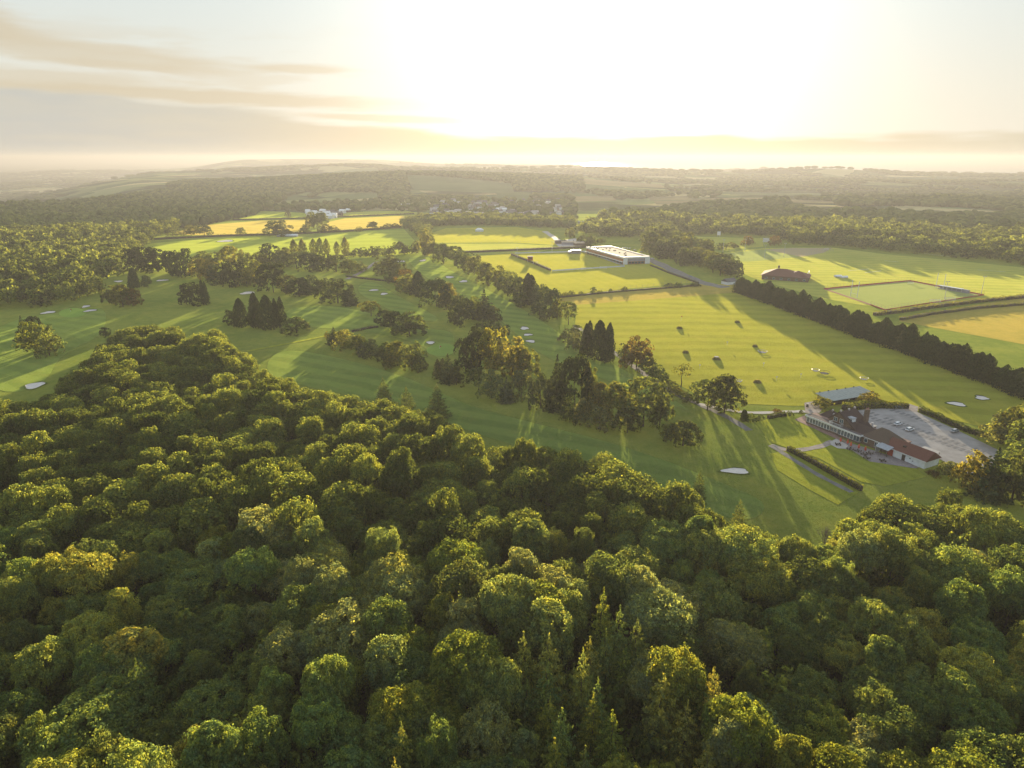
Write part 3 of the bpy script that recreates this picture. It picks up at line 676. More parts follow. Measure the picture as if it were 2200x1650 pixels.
px_trees("in the long clump above the wood", 'long clump in the lower fairway',
    [(703, 728, 10, 14, 'bush', 'golden'), (716, 742, 34, 36, 'fir', 'dark green'), (738, 754, 44, 42, 'oak', 'yellow-green'), (764, 764, 42, 42, 'oak', 'olive'), (792, 772, 40, 38, 'dome', 'dark green'), (822, 780, 46, 42, 'oak', 'dark green'), (852, 790, 52, 52, 'oak', 'yellow-green'),
     (884, 799, 50, 58, 'oak', 'mid green'), (900, 798, 26, 34, 'bush', 'dark green'), (838, 792, 30, 24, 'bush', 'olive')])
px_trees("left of the great middle clump", 'small clump by the great clump', [(945, 818, 34, 46, 'cyp', 'olive'), (962, 826, 44, 62, 'fir', 'mid green'), (980, 830, 34, 40, 'bush', 'dark green')])
px_trees("in the great middle clump", 'great clump in the middle of the course',
    [(1045, 742, 52, 56, 'pine', 'blackish green'), (1072, 734, 44, 40, 'pine', 'dark green'), (1000, 806, 48, 78, 'pine', 'blackish green'), (1028, 800, 56, 90, 'dome', 'blackish green'), (1062, 810, 72, 100, 'oak', 'golden'), (1102, 822, 64, 96, 'oak', 'yellow-green'),
     (1134, 826, 46, 76, 'oak', 'olive'), (1028, 842, 42, 46, 'oak', 'dark green'), (1056, 862, 52, 64, 'oak', 'grey-green'), (1088, 868, 40, 54, 'fir', 'grey-green'), (1120, 862, 46, 66, 'oak', 'grey-green'), (1162, 882, 48, 86, 'pine', 'dark green'),
     (1196, 886, 58, 116, 'fir', 'dark green'), (1236, 892, 66, 122, 'dome', 'blackish green'), (1264, 886, 34, 108, 'oak', 'olive'), (1286, 900, 46, 76, 'oak', 'golden'), (1330, 918, 72, 92, 'oak', 'yellow-green'), (1386, 926, 88, 100, 'oak', 'mid green'),
     (1420, 918, 44, 80, 'oak', 'dark green'), (1258, 914, 46, 54, 'oak', 'grey-green'), (1290, 928, 44, 48, 'bush', 'grey-green'), (1350, 936, 54, 56, 'oak', 'dark green'), (1226, 908, 40, 40, 'bush', 'dark green')])
px_trees("below the great middle clump", 'low group below the great clump', [(1444, 952, 40, 40, 'oak', 'olive'), (1472, 966, 70, 54, 'oak', 'dark green')])
px_trees('in the belt left of the driving range', 'belt left of the driving range',
    [(1222, 738, 34, 30, 'bush', 'grey-green'), (1238, 756, 34, 38, 'bush', 'grey-green'), (1240, 722, 22, 22, 'bush', 'dark green'), (1264, 768, 42, 74, 'cyp', 'blackish green'), (1288, 776, 46, 84, 'cyp', 'blackish green'), (1314, 780, 46, 84, 'cyp', 'blackish green'),
     (1342, 786, 28, 44, 'bush', 'dark green'), (1370, 794, 56, 68, 'oak', 'reddish brown'), (1396, 808, 38, 34, 'bush', 'dark green'), (1416, 822, 34, 32, 'bush', 'dark green'), (1466, 836, 44, 54, 'spa', 'olive'), (1438, 840, 34, 20, 'bush', 'olive'),
     (1458, 852, 34, 18, 'bush', 'olive'), (1482, 866, 34, 18, 'bush', 'dark green'), (1524, 888, 60, 62, 'oak', 'dark green'), (1562, 896, 74, 84, 'oak', 'dark green')])
px_trees("beyond the putting lawn", 'clipped shrubs by the putting lawn',
    [(1597, 906, 22, 26, 'cyp', 'blackish green'), (1614, 907, 18, 16, 'bush', 'dark green'), (1633, 905, 18, 12, 'bush', 'dark green'), (1698, 894, 13, 10, 'bush', 'dark green'), (1722, 890, 8, 8, 'bush', 'dark green'), (1672, 890, 18, 10, 'bush', 'reddish brown')])
px_trees('beside the long open-fronted shed', 'shrubs by the range shed', [(1771, 880, 36, 22, 'bush', 'golden'), (1868, 870, 38, 26, 'bush', 'golden'), (1830, 874, 24, 11, 'bush', 'dark green')])
px_trees('at the lower end of the car park', 'trees at the end of the car park',
    [(2034, 1024, 30, 26, 'oak', 'golden'), (2050, 1040, 40, 40, 'oak', 'grey-green'), (2010, 1024, 26, 9, 'bush', 'reddish brown'), (2095, 1062, 60, 84, 'oak', 'golden'), (2140, 1080, 84, 112, 'fir', 'dark green'), (2190, 1090, 84, 120, 'oak', 'dark green'),
     (2165, 962, 66, 66, 'oak', 'grey-green'), (2200, 968, 84, 92, 'oak', 'yellow-green'), (2240, 1010, 90, 90, 'oak', 'mid green'), (2215, 1040, 80, 80, 'oak', 'mid green')])
px_trees("along the bright meadow's far edge", 'field trees beyond the meadow',
    [(368, 508, 26, 18, 'bush', 'dark green'), (407, 507, 30, 22, 'oak', 'olive'), (436, 507, 28, 22, 'oak', 'dark green'), (516, 504, 18, 14, 'oak', 'mid green'), (592, 508, 48, 32, 'oak', 'dark green'), (614, 508, 22, 14, 'bush', 'dark green'),
     (672, 490, 30, 34, 'oak', 'olive'), (690, 488, 28, 30, 'oak', 'mid green'), (655, 502, 20, 18, 'oak', 'dark green'), (696, 500, 26, 16, 'bush', 'dark green'), (716, 499, 20, 12, 'bush', 'dark green'), (770, 498, 14, 10, 'bush', 'olive'), (800, 494, 22, 17, 'oak', 'dark green'),
     (830, 492, 24, 10, 'bush', 'dark green'), (850, 490, 18, 9, 'bush', 'dark green'), (618, 468, 12, 14, 'oak', 'dark green')])
px_trees('around the football ground', 'trees around the football ground',
    [(1271, 530, 24, 26, 'oak', 'dark green'), (1225, 512, 20, 22, 'oak', 'olive'), (1250, 520, 18, 14, 'bush', 'olive'), (1290, 528, 18, 14, 'oak', 'olive'), (1197, 640, 16, 14, 'bush', 'dark green'), (1228, 636, 14, 10, 'bush', 'dark green'), (1275, 630, 12, 12, 'bush', 'dark green'), (1312, 628, 8, 7, 'bush', 'dark green'), (1341, 626, 13, 9, 'bush', 'dark green'),
     (1440, 618, 20, 8, 'bush', 'dark green'), (1458, 618, 18, 9, 'bush', 'dark green'), (1495, 616, 18, 8, 'bush', 'dark green'), (1213, 638, 14, 9, 'bush', 'olive'), (1250, 634, 12, 7, 'bush', 'olive'), (1290, 631, 12, 6, 'bush', 'olive')])
# the belt between the stadium road and the playing fields
its = []
for i in range(26):
    t = i/25; u = 1388+t*190+random.uniform(-9, 9); v = 540+t*56+random.uniform(-9, 7)
    its.append((u, v, random.uniform(30, 42), random.uniform(28, 40), random.choice(['oak', 'oak', 'oak', 'dome']), random.choice(['mid green', 'dark green', 'olive', 'yellow-green'])))
for i in range(16):
    t = i/15; its.append((1400+t*120+random.uniform(-9, 9), 520+t*36+random.uniform(-6, 6), random.uniform(28, 38), random.uniform(26, 36), 'oak', random.choice(['dark green', 'olive', 'mid green'])))
px_trees("in the stadium road belt", 'belt right of the stadium road', its)
px_trees("between the two playing fields", 'trees between the playing fields',
    [(1480, 540, 24, 36, 'cyp', 'dark green'), (1523, 540, 22, 26, 'oak', 'dark green'), (1608, 528, 22, 20, 'oak', 'reddish brown'), (1666, 528, 22, 20, 'oak', 'reddish brown'), (1552, 536, 24, 12, 'bush', 'dark green'), (1575, 532, 22, 10, 'bush', 'olive')])
# the tall cypress row along the driving range
a, b = G(1590, 628), G(2200, 850); d = (b-a); n = 58
for i in range(n+16):
    t = i/(n-1); p = a+d*t; hgt = 15.5*random.choice([1, 1, 1, .82, 1.12])*random.uniform(0.88, 1.08)*(1-0.12*math.exp(-((t-0.05)/0.06)**2)); wd = 10.2*random.uniform(0.85, 1.2)
    if t > 0.93: hgt *= 0.85
    px_, py_ = -d.y/d.length, d.x/d.length
    o = random.uniform(-1, 1)
    tree(p.x-px_*0+o*px_, p.y+3+o*py_, 0, wd, hgt, 'hedge_cypress', 'cypress', 'row', 'pole', 'blackish green' if random.random() < .8 or t < .5 else 'dark green',
         f"{ordinal(i)} cypress from the far end of the windbreak by the driving range" , 'tall cypress windbreak beside the driving range')
# leafy bushes along the back of the windbreak
a, b = G(1650, 612), G(1890, 690)
# ------------------------------------------------------------------ foreground wood
edge_px = [(-260, 880), (0, 868), (60, 862), (100, 838), (140, 806), (200, 770), (236, 745), (246, 708), (295, 698), (350, 705), (400, 712), (455, 722), (500, 728), (535, 762), (548, 796), (600, 805), (655, 838), (730, 845), (800, 850), (900, 868), (950, 905),
           (1000, 942), (1045, 952), (1130, 955), (1210, 958), (1290, 968), (1338, 1000), (1395, 1030), (1490, 1040), (1545, 1098), (1600, 1112), (1690, 1122), (1745, 1150), (1790, 1150), (1822, 1100), (1850, 1052), (1900, 1036), (1990, 1052), (2060, 1046), (2130, 1100), (2200, 1120), (2560, 1130)]
edge = [G(u, v, 13.5) for u, v in edge_px]
sheet('woodland_floor', [(p.x, p.y-2) for p in edge[1:]]+[(300, -80), (-300, -80)], M['floor'], z=.25, ground_pts=True)
poly = [(p.x, p.y) for p in edge]+[(260, -60), (-260, -60)]
def inside(P, poly_):
    P = np.asarray(P); x, y = P[:, 0], P[:, 1]; c = np.zeros(len(P), bool); q = np.asarray(poly_); j = len(q)-1
    for i in range(len(q)):
        xi, yi = q[i]; xj, yj = q[j]
        with np.errstate(divide='ignore', invalid='ignore'):
            c ^= ((yi > y) != (yj > y)) & (x < (xj-xi)*(y-yi)/(yj-yi)+xi)
        j = i
    return c
def scatter(poly_, sp, jit=0.42, seed=0):
    q = np.asarray(poly_); r_ = np.random.default_rng(seed)
    x0, y0 = q.min(0); x1, y1 = q.max(0)
    gx_ = np.arange(x0, x1+sp, sp); gy_ = np.arange(y0, y1+sp, sp*0.88)
    X_, Y_ = np.meshgrid(gx_, gy_); X_ = X_+(np.arange(len(gy_)) % 2)[:, None]*sp/2
    P = np.stack([X_.ravel(), Y_.ravel()], 1)+r_.uniform(-jit, jit, (X_.size, 2))*sp
    return P[inside(P, poly_)]
def project(x, y, z):
    zz = z-H; depth_ = y*CP-zz*SP; up = y*SP+zz*CP
    return 1100+F*x/depth_, 825-F*up/depth_, depth_
fir_tips = [(1297, 1268, 25, 7), (1332, 1306, 23, 7.5), (1370, 1334, 22, 8.5), (1125, 1362, 22, 7), (1180, 1366, 22, 9), (1303, 1356, 20, 7), (1268, 1372, 20, 7), (1176, 1430, 20, 9), (1428, 1452, 22, 10), (1253, 1398, 22, 7), (1285, 1462, 21, 7), (1275, 1494, 20, 6.5),
            (1182, 1500, 18, 7), (1208, 1525, 20, 7), (1316, 1530, 20, 8), (1535, 1438, 21, 9), (1508, 1446, 20, 8), (1478, 1510, 19, 8), (862, 1556, 21, 6.5), (1192, 1590, 19, 7.5), (1258, 1606, 17, 6), (1522, 1606, 18, 8), (1132, 1464, 17, 7), (848, 1634, 20, 6.5),
            (1470, 1384, 20, 9), (1095, 1436, 15, 6), (1505, 1012, 12, 5), (1242, 1090, 15, 5), (1592, 1074, 12, 5), (822, 812, 15, 8), (872, 832, 16, 9), (938, 826, 17, 9), (262, 1606, 18, 8), (290, 1420, 20, 10), (1345, 1392, 18, 7)]
firs = []
for i, (u, v, h, w) in enumerate(fir_tips):
    p = G(u, v, h); firs.append((p.x, p.y, h, w, u, v))
order = sorted(range(len(firs)), key=lambda i: (firs[i][5] > 1200, firs[i][4]))
def spot(u, v):
    hx = ['far left', 'left', 'left of centre', 'centre', 'right of centre', 'right', 'far right'][min(6, max(0, int(u/2200*7)))]
    return hx
for k, i in enumerate(order):
    x, y, h, w, u, v = firs[i]
    near_ = v > 1200
    lab = (f"pointed fir rising from the foreground wood, {ordinal(k-sum(1 for q in firs if q[5] <= 1200))} from the left along its lower half" if near_ else
           f"small pointed fir at the far edge of the foreground wood, {ordinal(k)} from the left")
    tree(x, y, 0, w*1.35, h, 'fir_tree', 'fir tree', 'fir', 'pole', random.choice(['olive', 'yellow-green', 'mid green']) if near_ and u > 800 else 'dark green', lab, 'firs rising from the foreground wood')
deads = [(1545, 1235, 17, 9), (1475, 1360, 15, 6), (1800, 1330, 15, 6), (1780, 1120, 12, 7)]
for i, (u, v, h, w) in enumerate(deads):
    p = G(u, v, h)
    t = empty('bare_tree', (p.x, p.y, 0), i*1.3, label=['bare grey tree with a fan of dead twigs in the foreground wood right of centre', 'thin bare tree left of the big yellowish crown in the lower right wood', 'thin bare tree among leafy crowns at the right of the wood', 'wispy golden bare tree at the corner of the wood by the lawn'][i], cat='tree')
    b = dead_tree('x', i+3); o = b.build('branches', M['dead'], t); o.scale = (w, w, h)
P = scatter(poly, 8.7, 0.46, 3)
keep = []
for x, y in P:
    if any((x-f[0])**2+(y-f[1])**2 < (f[3]*0.5+0.8)**2 for f in firs if f[5] > 1200): continue
    if y < 20: 
        continue
    keep.append((x, y))
P = np.array(keep)
E2 = np.array([(p.x, p.y) for p in edge])
def edge_d(x, y):
    a_ = E2[:-1]; b_ = E2[1:]; ab = b_-a_; t = np.clip(((np.array([x, y])-a_)*ab).sum(1)/(ab*ab).sum(1), 0, 1)
    return np.min(np.hypot(*(a_+ab*t[:, None]-(x, y)).T))
cand = []
for x, y in P:
    e = edge_d(x, y)
    patch = 0.5+0.5*math.sin(x/23+1.7)*math.cos(y/19-0.6)+0.25*math.sin(x/9+y/11)
    h = 13.2+5.0*patch+random.gauss(0, 2.3); h = max(10, min(22, h))
    if e < 9: h = min(h, 13.5+random.uniform(-1.5, 1.5))
    w = random.choice([1, 1, 1, 1.35, 0.75])*random.uniform(9.8, 13.0)*(0.8+0.2*h/17)
    u, v, dd = project(x, y, h*0.85)
    vis = -90 < u < 2290 and v < 1760 and y > 60
    tone = math.sin(x/31+y/27)+random.gauss(0, .55)
    colr = 'yellow-green' if tone > 1.15 else 'mid green' if tone > 0.2 else 'dark green' if tone > -0.25 else random.choice(['grey-green', 'grey-green', 'olive']) if tone > -1.2 else 'pale green'
    cand.append((dd, x, y, h, w, u, v, vis, colr))
cand.sort(key=lambda q: q[0] if q[7] else 1e9)
nind = 0; rest = []
VB = ['top', 'upper', 'middle', 'lower', 'bottom']
seen = []
def region(u, v):
    hx = ['far left edge', 'well left', 'left', 'left of centre', 'centre', 'right of centre', 'right', 'well right', 'far right edge'][min(8, max(0, int(u/2200*9)))]
    k = min(5, max(0, int((v-690)/160)))
    return ['along the far rim', 'upper wood', 'middle wood', 'lower middle wood', 'lower wood', 'bottom edge'][k], hx
for dd, x, y, h, w, u, v, vis, colr in cand:
    if vis and nind < 300:
        nind += 1
        mesh_i = random.randrange(len(BR['oak'])); form = ['round-headed', 'broad round', 'tall', 'flat-topped', 'billowy', 'narrow', 'wide-spreading'][mesh_i]
        size = 'big ' if w > 12.3 else 'small ' if w < 9 else ''
        va, ha = region(u, v)
        lab = f"{size}{colr} {form} foreground tree, {va}, {ha}"
        same = [q for q in seen if q[0] == lab]
        if same:
            pu, pv = same[-1][1], same[-1][2]
            extra = ('farther right' if u > pu else 'farther left')+(' and lower' if v > pv else ' and higher')
            cnt = len(same)
            lab_ = f"{lab}, {extra}" if cnt == 1 else f"{lab}, {extra} again"
        else: lab_ = lab
        seen.append((lab, u, v)); lab = lab_ if len(lab_.replace('-', ' ').split()) <= 16 else lab_.replace('foreground ', '')
        t = tree(x, y, 0, w, h, 'woodland_tree', 'tree', 'oak', 'trunk', colr, lab, 'broadleaf trees of the foreground wood')
        t.children[0].data = BR['oak'][mesh_i]
    else: rest.append((x, y, h, w))

# ------------------------------------------------------------------ woods too many to count: crowns placed on points
def bank(name, keys, mat=None):
    col_ = bpy.data.collections.new(name)
    for i, k in enumerate(keys):
        o = bpy.data.objects.new(f'{name}_{i}', k); col_.objects.link(o)
    return col_
def scatter_group():
    g = bpy.data.node_groups.new('place_crowns', 'GeometryNodeTree')
    g.interface.new_socket('Geometry', in_out='INPUT', socket_type='NodeSocketGeometry')
    s = g.interface.new_socket('Crowns', in_out='INPUT', socket_type='NodeSocketCollection')
    g.interface.new_socket('Geometry', in_out='OUTPUT', socket_type='NodeSocketGeometry')
    gi = g.nodes.new('NodeGroupInput'); go = g.nodes.new('NodeGroupOutput')
    ci = g.nodes.new('GeometryNodeCollectionInfo'); ci.inputs['Separate Children'].default_value = True; ci.inputs['Reset Children'].default_value = True
    ip = g.nodes.new('GeometryNodeInstanceOnPoints'); ip.inputs['Pick Instance'].default_value = True
    def attr(n, t):
        a_ = g.nodes.new('GeometryNodeInputNamedAttribute'); a_.data_type = t; a_.inputs['Name'].default_value = n; return a_.outputs['Attribute']
    L = g.links.new
    L(gi.outputs[0], ip.inputs['Points']); L(gi.outputs[1], ci.inputs['Collection']); L(ci.outputs[0], ip.inputs['Instance'])
    L(attr('pick', 'INT'), ip.inputs['Instance Index']); L(attr('turn', 'FLOAT_VECTOR'), ip.inputs['Rotation']); L(attr('size', 'FLOAT_VECTOR'), ip.inputs['Scale'])
    L(ip.outputs[0], go.inputs[0]); return g, s.identifier
GN, GID = scatter_group()
def wood(name, pts, w, h, bank_, nb, label, seed=1):
    r_ = np.random.default_rng(seed); n = len(pts)
    me = bpy.data.meshes.new(name); me.vertices.add(n)
    me.vertices.foreach_set('co', np.asarray(pts, np.float32).ravel())
    a_ = me.attributes.new('size', 'FLOAT_VECTOR', 'POINT'); a_.data.foreach_set('vector', np.stack([w, w, h], 1).astype(np.float32).ravel())
    t = np.zeros((n, 3), np.float32); t[:, 2] = r_.uniform(0, 6.28, n); b_ = me.attributes.new('turn', 'FLOAT_VECTOR', 'POINT'); b_.data.foreach_set('vector', t.ravel())
    c_ = me.attributes.new('pick', 'INT', 'POINT'); c_.data.foreach_set('value', r_.integers(0, nb, n).astype(np.int32))
    o = link(bpy.data.objects.new(name, me)); m_ = o.modifiers.new('place', 'NODES'); m_.node_group = GN; m_[GID] = bank_
    tag(o, kind='stuff', label=label); return o
def blob(name, seed, mat):
    import bmesh
    bm = bmesh.new(); bmesh.ops.create_icosphere(bm, subdivisions=2, radius=0.5); r_ = random.Random(seed)
    cs = [(Vector((r_.gauss(0, 1), r_.gauss(0, 1), r_.gauss(.3, 1))).normalized(), r_.uniform(.05, .13)) for _ in range(9)]
    for v in bm.verts:
        d = v.co.normalized(); k = 0.86+sum(a_*math.exp(-(1-d.dot(q))*9) for q, a_ in cs)+r_.uniform(-.03, .03)
        v.co = Vector((v.co.x*k, v.co.y*k, 0.5+v.co.z*k)); v.co.z = max(0, v.co.z)
    me = bpy.data.meshes.new(name); bm.to_mesh(me); bm.free(); me.materials.append(mat); return me
hi_bank = bank('near_bank', [leaf_crown('rest_crown', 200+i, 26, 12, 26, 0.021, M['leaf_stuff'], sh, .25) for i, sh in enumerate(['round', 'tall', 'spread'])])
lo_bank = bank('low_bank', BR['low'])
far_bank = bank('far_bank', [blob('far_blob', i, M['far_stuff']) for i in range(5)])
r2 = np.random.default_rng(99)
def xyz(P, off=0.0): return np.stack([P[:, 0], P[:, 1], HT(P[:, 0], P[:, 1])+off], 1)
rs = np.array(rest)
wood('outer_woodland', np.stack([rs[:, 0], rs[:, 1], 0*rs[:, 0]], 1), rs[:, 3]*1.05, rs[:, 2], hi_bank, 3, 'leafy crowns of the foreground wood seen small at its far rim')
us = scatter(poly, 6.2, .45, 77); us = us[(us[:, 1] > 30) & (np.array([edge_d(*q) for q in us]) > 3.0)]
wood('understorey', np.stack([us[:, 0], us[:, 1], 0*us[:, 0]], 1), r2.uniform(5.5, 8.5, len(us)), r2.uniform(6, 13.0, len(us)), lo_bank, 4, 'dark leafy understorey filling the gaps of the foreground wood')
pxp = lambda L: [tuple(G(u, v)[:2]) for u, v in L]
Wl = pxp([(0, 668), (110, 657), (205, 642), (216, 606), (252, 590), (262, 560), (300, 538), (335, 514), (372, 500), (440, 486), (505, 472), (548, 463)])
Wl = [(-760, 530)]+Wl+[(-560, 1560), (-640, 2000), (-820, 2450), (-1150, 2500), (-1200, 2100), (-1500, 1600), (-2300, 1400), (-1900, 900)]
P = scatter(Wl, 13.5, .48, 5)
dist = np.hypot(P[:, 0], P[:, 1]); hh = 17+3.5*np.sin(P[:, 0]/60)*np.cos(P[:, 1]/75)+r2.normal(0, 2.2, len(P))
nr = dist < 1300
wood('left_woodland', xyz(P[nr]), r2.uniform(13, 22, nr.sum()), hh[nr], lo_bank, 4, 'dense green wood covering the left side beyond the golf course')
wood('ridge_woodland', xyz(P[~nr]), r2.uniform(12, 17, (~nr).sum()), hh[~nr], far_bank, 5, 'dark wooded ridge behind the left wood')
# sunlit fields far beyond the woods, following the relief; no trees are planted on them or close before them
FAR_F = [([(1228, 424), (1318, 422), (1326, 432), (1240, 434)], 'farfield'), ([(1392, 425), (1478, 421), (1490, 430), (1398, 432)], 'farfield'), ([(1404, 433), (1495, 431), (1520, 438), (1410, 440)], 'farfield'),
         ([(1486, 427), (1640, 424), (1655, 431), (1498, 435)], 'farfield'), ([(1690, 428), (1790, 432), (1800, 438), (1700, 436)], 'farfield'), ([(870, 406), (1100, 410), (1105, 420), (890, 418)], 'fargreen'), ([(1250, 398), (1420, 400), (1430, 407), (1260, 406)], 'farfield'), ([(1560, 412), (1760, 410), (1770, 416), (1570, 418)], 'fargreen')]
CLEAR = []
for q, mt in FAR_F:
    a_ = [G(*p) for p in q]; V = []; na, nb_ = 24, 8
    for j in range(nb_+1):
        for i in range(na+1):
            s_ = i/na; t_ = j/nb_; p = (a_[0]*(1-s_)+a_[1]*s_)*(1-t_)+(a_[3]*(1-s_)+a_[2]*s_)*t_; V.append((p.x, p.y, float(HT(p.x, p.y))+1.2))
    Fq = [(j*(na+1)+i, (j+1)*(na+1)+i, (j+1)*(na+1)+i+1, j*(na+1)+i+1) for j in range(nb_) for i in range(na)]
    tag(link(bpy.data.objects.new('far_field', mesh_np('far_field', V, Fq, M[mt]))), kind='structure', label='pale sunlit field far beyond the woods')
    CLEAR.append([tuple(G(*p)[:2]) for p in (q[0], q[1], (q[2][0]+6, q[2][1]+9), (q[3][0]-6, q[3][1]+9))])
def cleared(P):
    k = np.ones(len(P), bool)
    for c in CLEAR: k &= ~inside(P, c)
    return P[k]
# right hand woods beyond the playing fields
Wr = pxp([(1235, 500), (1300, 512), (1390, 512), (1440, 506), (1560, 505), (1660, 512), (1700, 526), (1790, 530), (1900, 541), (2050, 555), (2200, 570), (2420, 594)])+[(1700, 700), (2300, 1400), (2500, 2150), (1500, 2100), (900, 2000), (500, 1750), (330, 1560), (200, 1400)]
P = scatter(Wr, 14.5, .48, 6)
gl = pxp([(1440, 534), (1450, 506), (1650, 508), (1655, 534)])
P = cleared(P[~inside(P, gl)])
gap = (np.sin(P[:, 0]/210+.5)*np.sin(P[:, 1]/160+1.1) > 0.5) & (P[:, 1] > 1250); P = P[~gap]
dist = np.hypot(P[:, 0], P[:, 1]); hh = 15+4.5*np.sin(P[:, 0]/70+1)*np.cos(P[:, 1]/85)+r2.normal(0, 3.0, len(P))
nr = dist < 1350
wood('right_woodland', xyz(P[nr]), r2.uniform(15, 24, nr.sum()), hh[nr], lo_bank, 4, 'wide wood behind the playing fields on the right')
wood('back_woodland', xyz(P[~nr]), r2.uniform(16, 26, (~nr).sum()), hh[~nr], far_bank, 5, 'hazy woods rolling away behind the right hand wood')
# village trees, kept clear of the houses
rh = random.Random(5)
ham = [(668, 463), (676, 461), (686, 464), (694, 458), (702, 463), (711, 460), (716, 466), (722, 461), (662, 459), (736, 458), (748, 456), (731, 463), (709, 469), (716, 468)]
vil = sorted((rh.uniform(930, 1205), rh.uniform(432, 466)) for _ in range(70))
HP = np.array([G(u, v)[:2] for u, v in ham+vil])
Wv = pxp([(868, 492), (1000, 487), (1120, 487), (1200, 496), (1240, 498), (1235, 440), (1000, 428), (900, 430), (700, 440), (560, 446), (556, 453), (650, 456), (720, 462), (800, 452), (905, 456), (940, 466)])
P = scatter(Wv, 19, .48, 8); P = P[r2.uniform(0, 1, len(P)) < .6]
dxy = P[:, None, :]-HP[None]; P = P[~((np.abs(dxy[..., 0]) < 13) & (dxy[..., 1] > -75) & (dxy[..., 1] < 14)).any(1)]
wood('village_trees', xyz(P), r2.uniform(13, 20, len(P)), r2.uniform(10, 17, len(P)), far_bank, 5, 'hazy trees growing among and around the distant village')
Wb = pxp([(862, 484), (930, 488), (1010, 484), (1230, 490), (1232, 478), (1000, 470), (900, 473)]); P = scatter(Wb, 9, .45, 9)
wood('village_belt', xyz(P), r2.uniform(11, 15, len(P)), r2.uniform(11, 15, len(P)), lo_bank, 4, 'dark tree belt behind the upper sports field')
Wc = pxp([(860, 484), (925, 486), (925, 520), (905, 512), (884, 495)]); P = scatter(Wc, 8, .4, 10)
wood('field_corner_belt', xyz(P), r2.uniform(10, 12, len(P)), r2.uniform(9, 11, len(P)), lo_bank, 4, 'solid dark tree belt running down to the pale willow')
# far hills and countryside
def region_pts(x0, x1, y0, y1, sp, thr, seed, sc=1.0, inv=False):
    r_ = np.random.default_rng(seed); gx_ = np.arange(x0, x1, sp); gy_ = np.arange(y0, y1, sp)
    X_, Y_ = np.meshgrid(gx_, gy_); P_ = np.stack([X_.ravel(), Y_.ravel()], 1)+r_.uniform(-.5, .5, (X_.size, 2))*sp
    x, y = P_.T
    P_ = P_[np.abs(x) < y*0.86+150]; x, y = P_.T
    f = np.sin(x/(170*sc)+.7*np.sin(y/(210*sc)))*np.cos(y/(120*sc)+1.3*np.sin(x/(260*sc)))+.5*np.sin(x/(61*sc)+y/(83*sc))
    hedge = (np.abs(np.sin(x/(95*sc)+.35*np.sin(y/(340*sc)))) < .05) | (np.abs(np.sin(y/(150*sc)+.5*np.sin(x/(420*sc)))) < .05)
    return P_[(f > thr) | hedge]
P = region_pts(-1500, 900, 2060, 3700, 15, -9, 21)
hl = (hill(P[:, 0], P[:, 1], -450, 2750, 640, 380, 52) > 9); P = P[hl]
P = cleared(P)
wood('hill_woodland', xyz(P), r2.uniform(17, 25, len(P)), r2.uniform(13, 19, len(P)), far_bank, 5, 'long dark wooded hill rising behind the hamlet')
P = region_pts(-800, 4200, 2000, 4300, 19, 0.42, 22); P = P[~(hill(P[:, 0], P[:, 1], -450, 2750, 640, 380, 52) > 9)]
P = cleared(P)
wood('middle_countryside_trees', xyz(P), r2.uniform(20, 28, len(P)), r2.uniform(10, 16, len(P)), far_bank, 5, 'scattered woods and hedge lines on the hazy rolling farmland')
P = region_pts(-2500, 6000, 4300, 8200, 40, 0.4, 23, 2.0)
wood('far_countryside_trees', xyz(P), r2.uniform(40, 60, len(P)), r2.uniform(12, 20, len(P)), far_bank, 5, 'faint far woods on the ridges before the sea')
P = region_pts(-7500, -900, 2400, 9000, 38, 0.5, 24, 1.6); P = P[HT(P[:, 0], P[:, 1]) < -30]
wood('valley_trees', xyz(P), r2.uniform(38, 60, len(P)), r2.uniform(10, 16, len(P)), far_bank, 5, 'faint hedges and woods across the misty low valley on the left')

# ------------------------------------------------------------------ bunkers
def bunker(u, v, w, h, label, tilt=0.0, lobes=2):
    p = G(u, v); m = depth(u, v)/F; rx = w*.45*m; ry = (G(u, v-h/2)-G(u, v+h/2)).length*.46
    r_ = random.Random(int(u*7+v)); n = 28; ring = []
    ph = r_.uniform(0, 6)
    for i in range(n):
        t = 6.283*i/n; k = 1+0.17*math.sin(lobes*t+ph)+0.13*math.sin(3*t+ph*1.7)+0.07*math.sin(5*t+ph*2)
        x = rx*k*math.cos(t); y = ry*k*math.sin(t)+tilt*x; ring.append((x, y))
    root = empty('sand_bunker', (p.x, p.y, 0.2), label=label, cat='bunker', group='sand bunkers on the golf course')
    V = []; Fc = []
    prof = [(1.0, 0.16), (0.86, 0.07), (0.5, 0.045), (0.0, 0.04)]
    for k, z in prof[:-1]: V += [(x*k, y*k, z) for x, y in ring]
    V.append((0, 0, prof[-1][1])); c = len(V)-1
    for q in range(2):
        for i in range(n): Fc.append((q*n+i, q*n+(i+1) % n, (q+1)*n+(i+1) % n, (q+1)*n+i))
    for i in range(n): Fc.append((2*n+i, 2*n+(i+1) % n, c))
    s = link(bpy.data.objects.new('sand', mesh_np('sand', V, Fc, M['sand'], smooth=True)), root)
    V = []; Fc = []; hi = min(0.45, 0.12*ry+0.1)
    for k, z in ((1.22, 0.0), (1.08, None), (1.0, 0.14)):
        for x, y in ring:
            back = max(0, y/ry); V.append((x*k, y*k, (0.16+hi*back) if z is None else (z if z == 0 else 0.16+hi*0.8*back)))
    for q in range(2):
        for i in range(n): Fc.append((q*n+i, q*n+(i+1) % n, (q+1)*n+(i+1) % n, (q+1)*n+i))
    link(bpy.data.objects.new('grass_lip', mesh_np('grass_lip', V, Fc, M['rough'], smooth=True)), root)
    return root
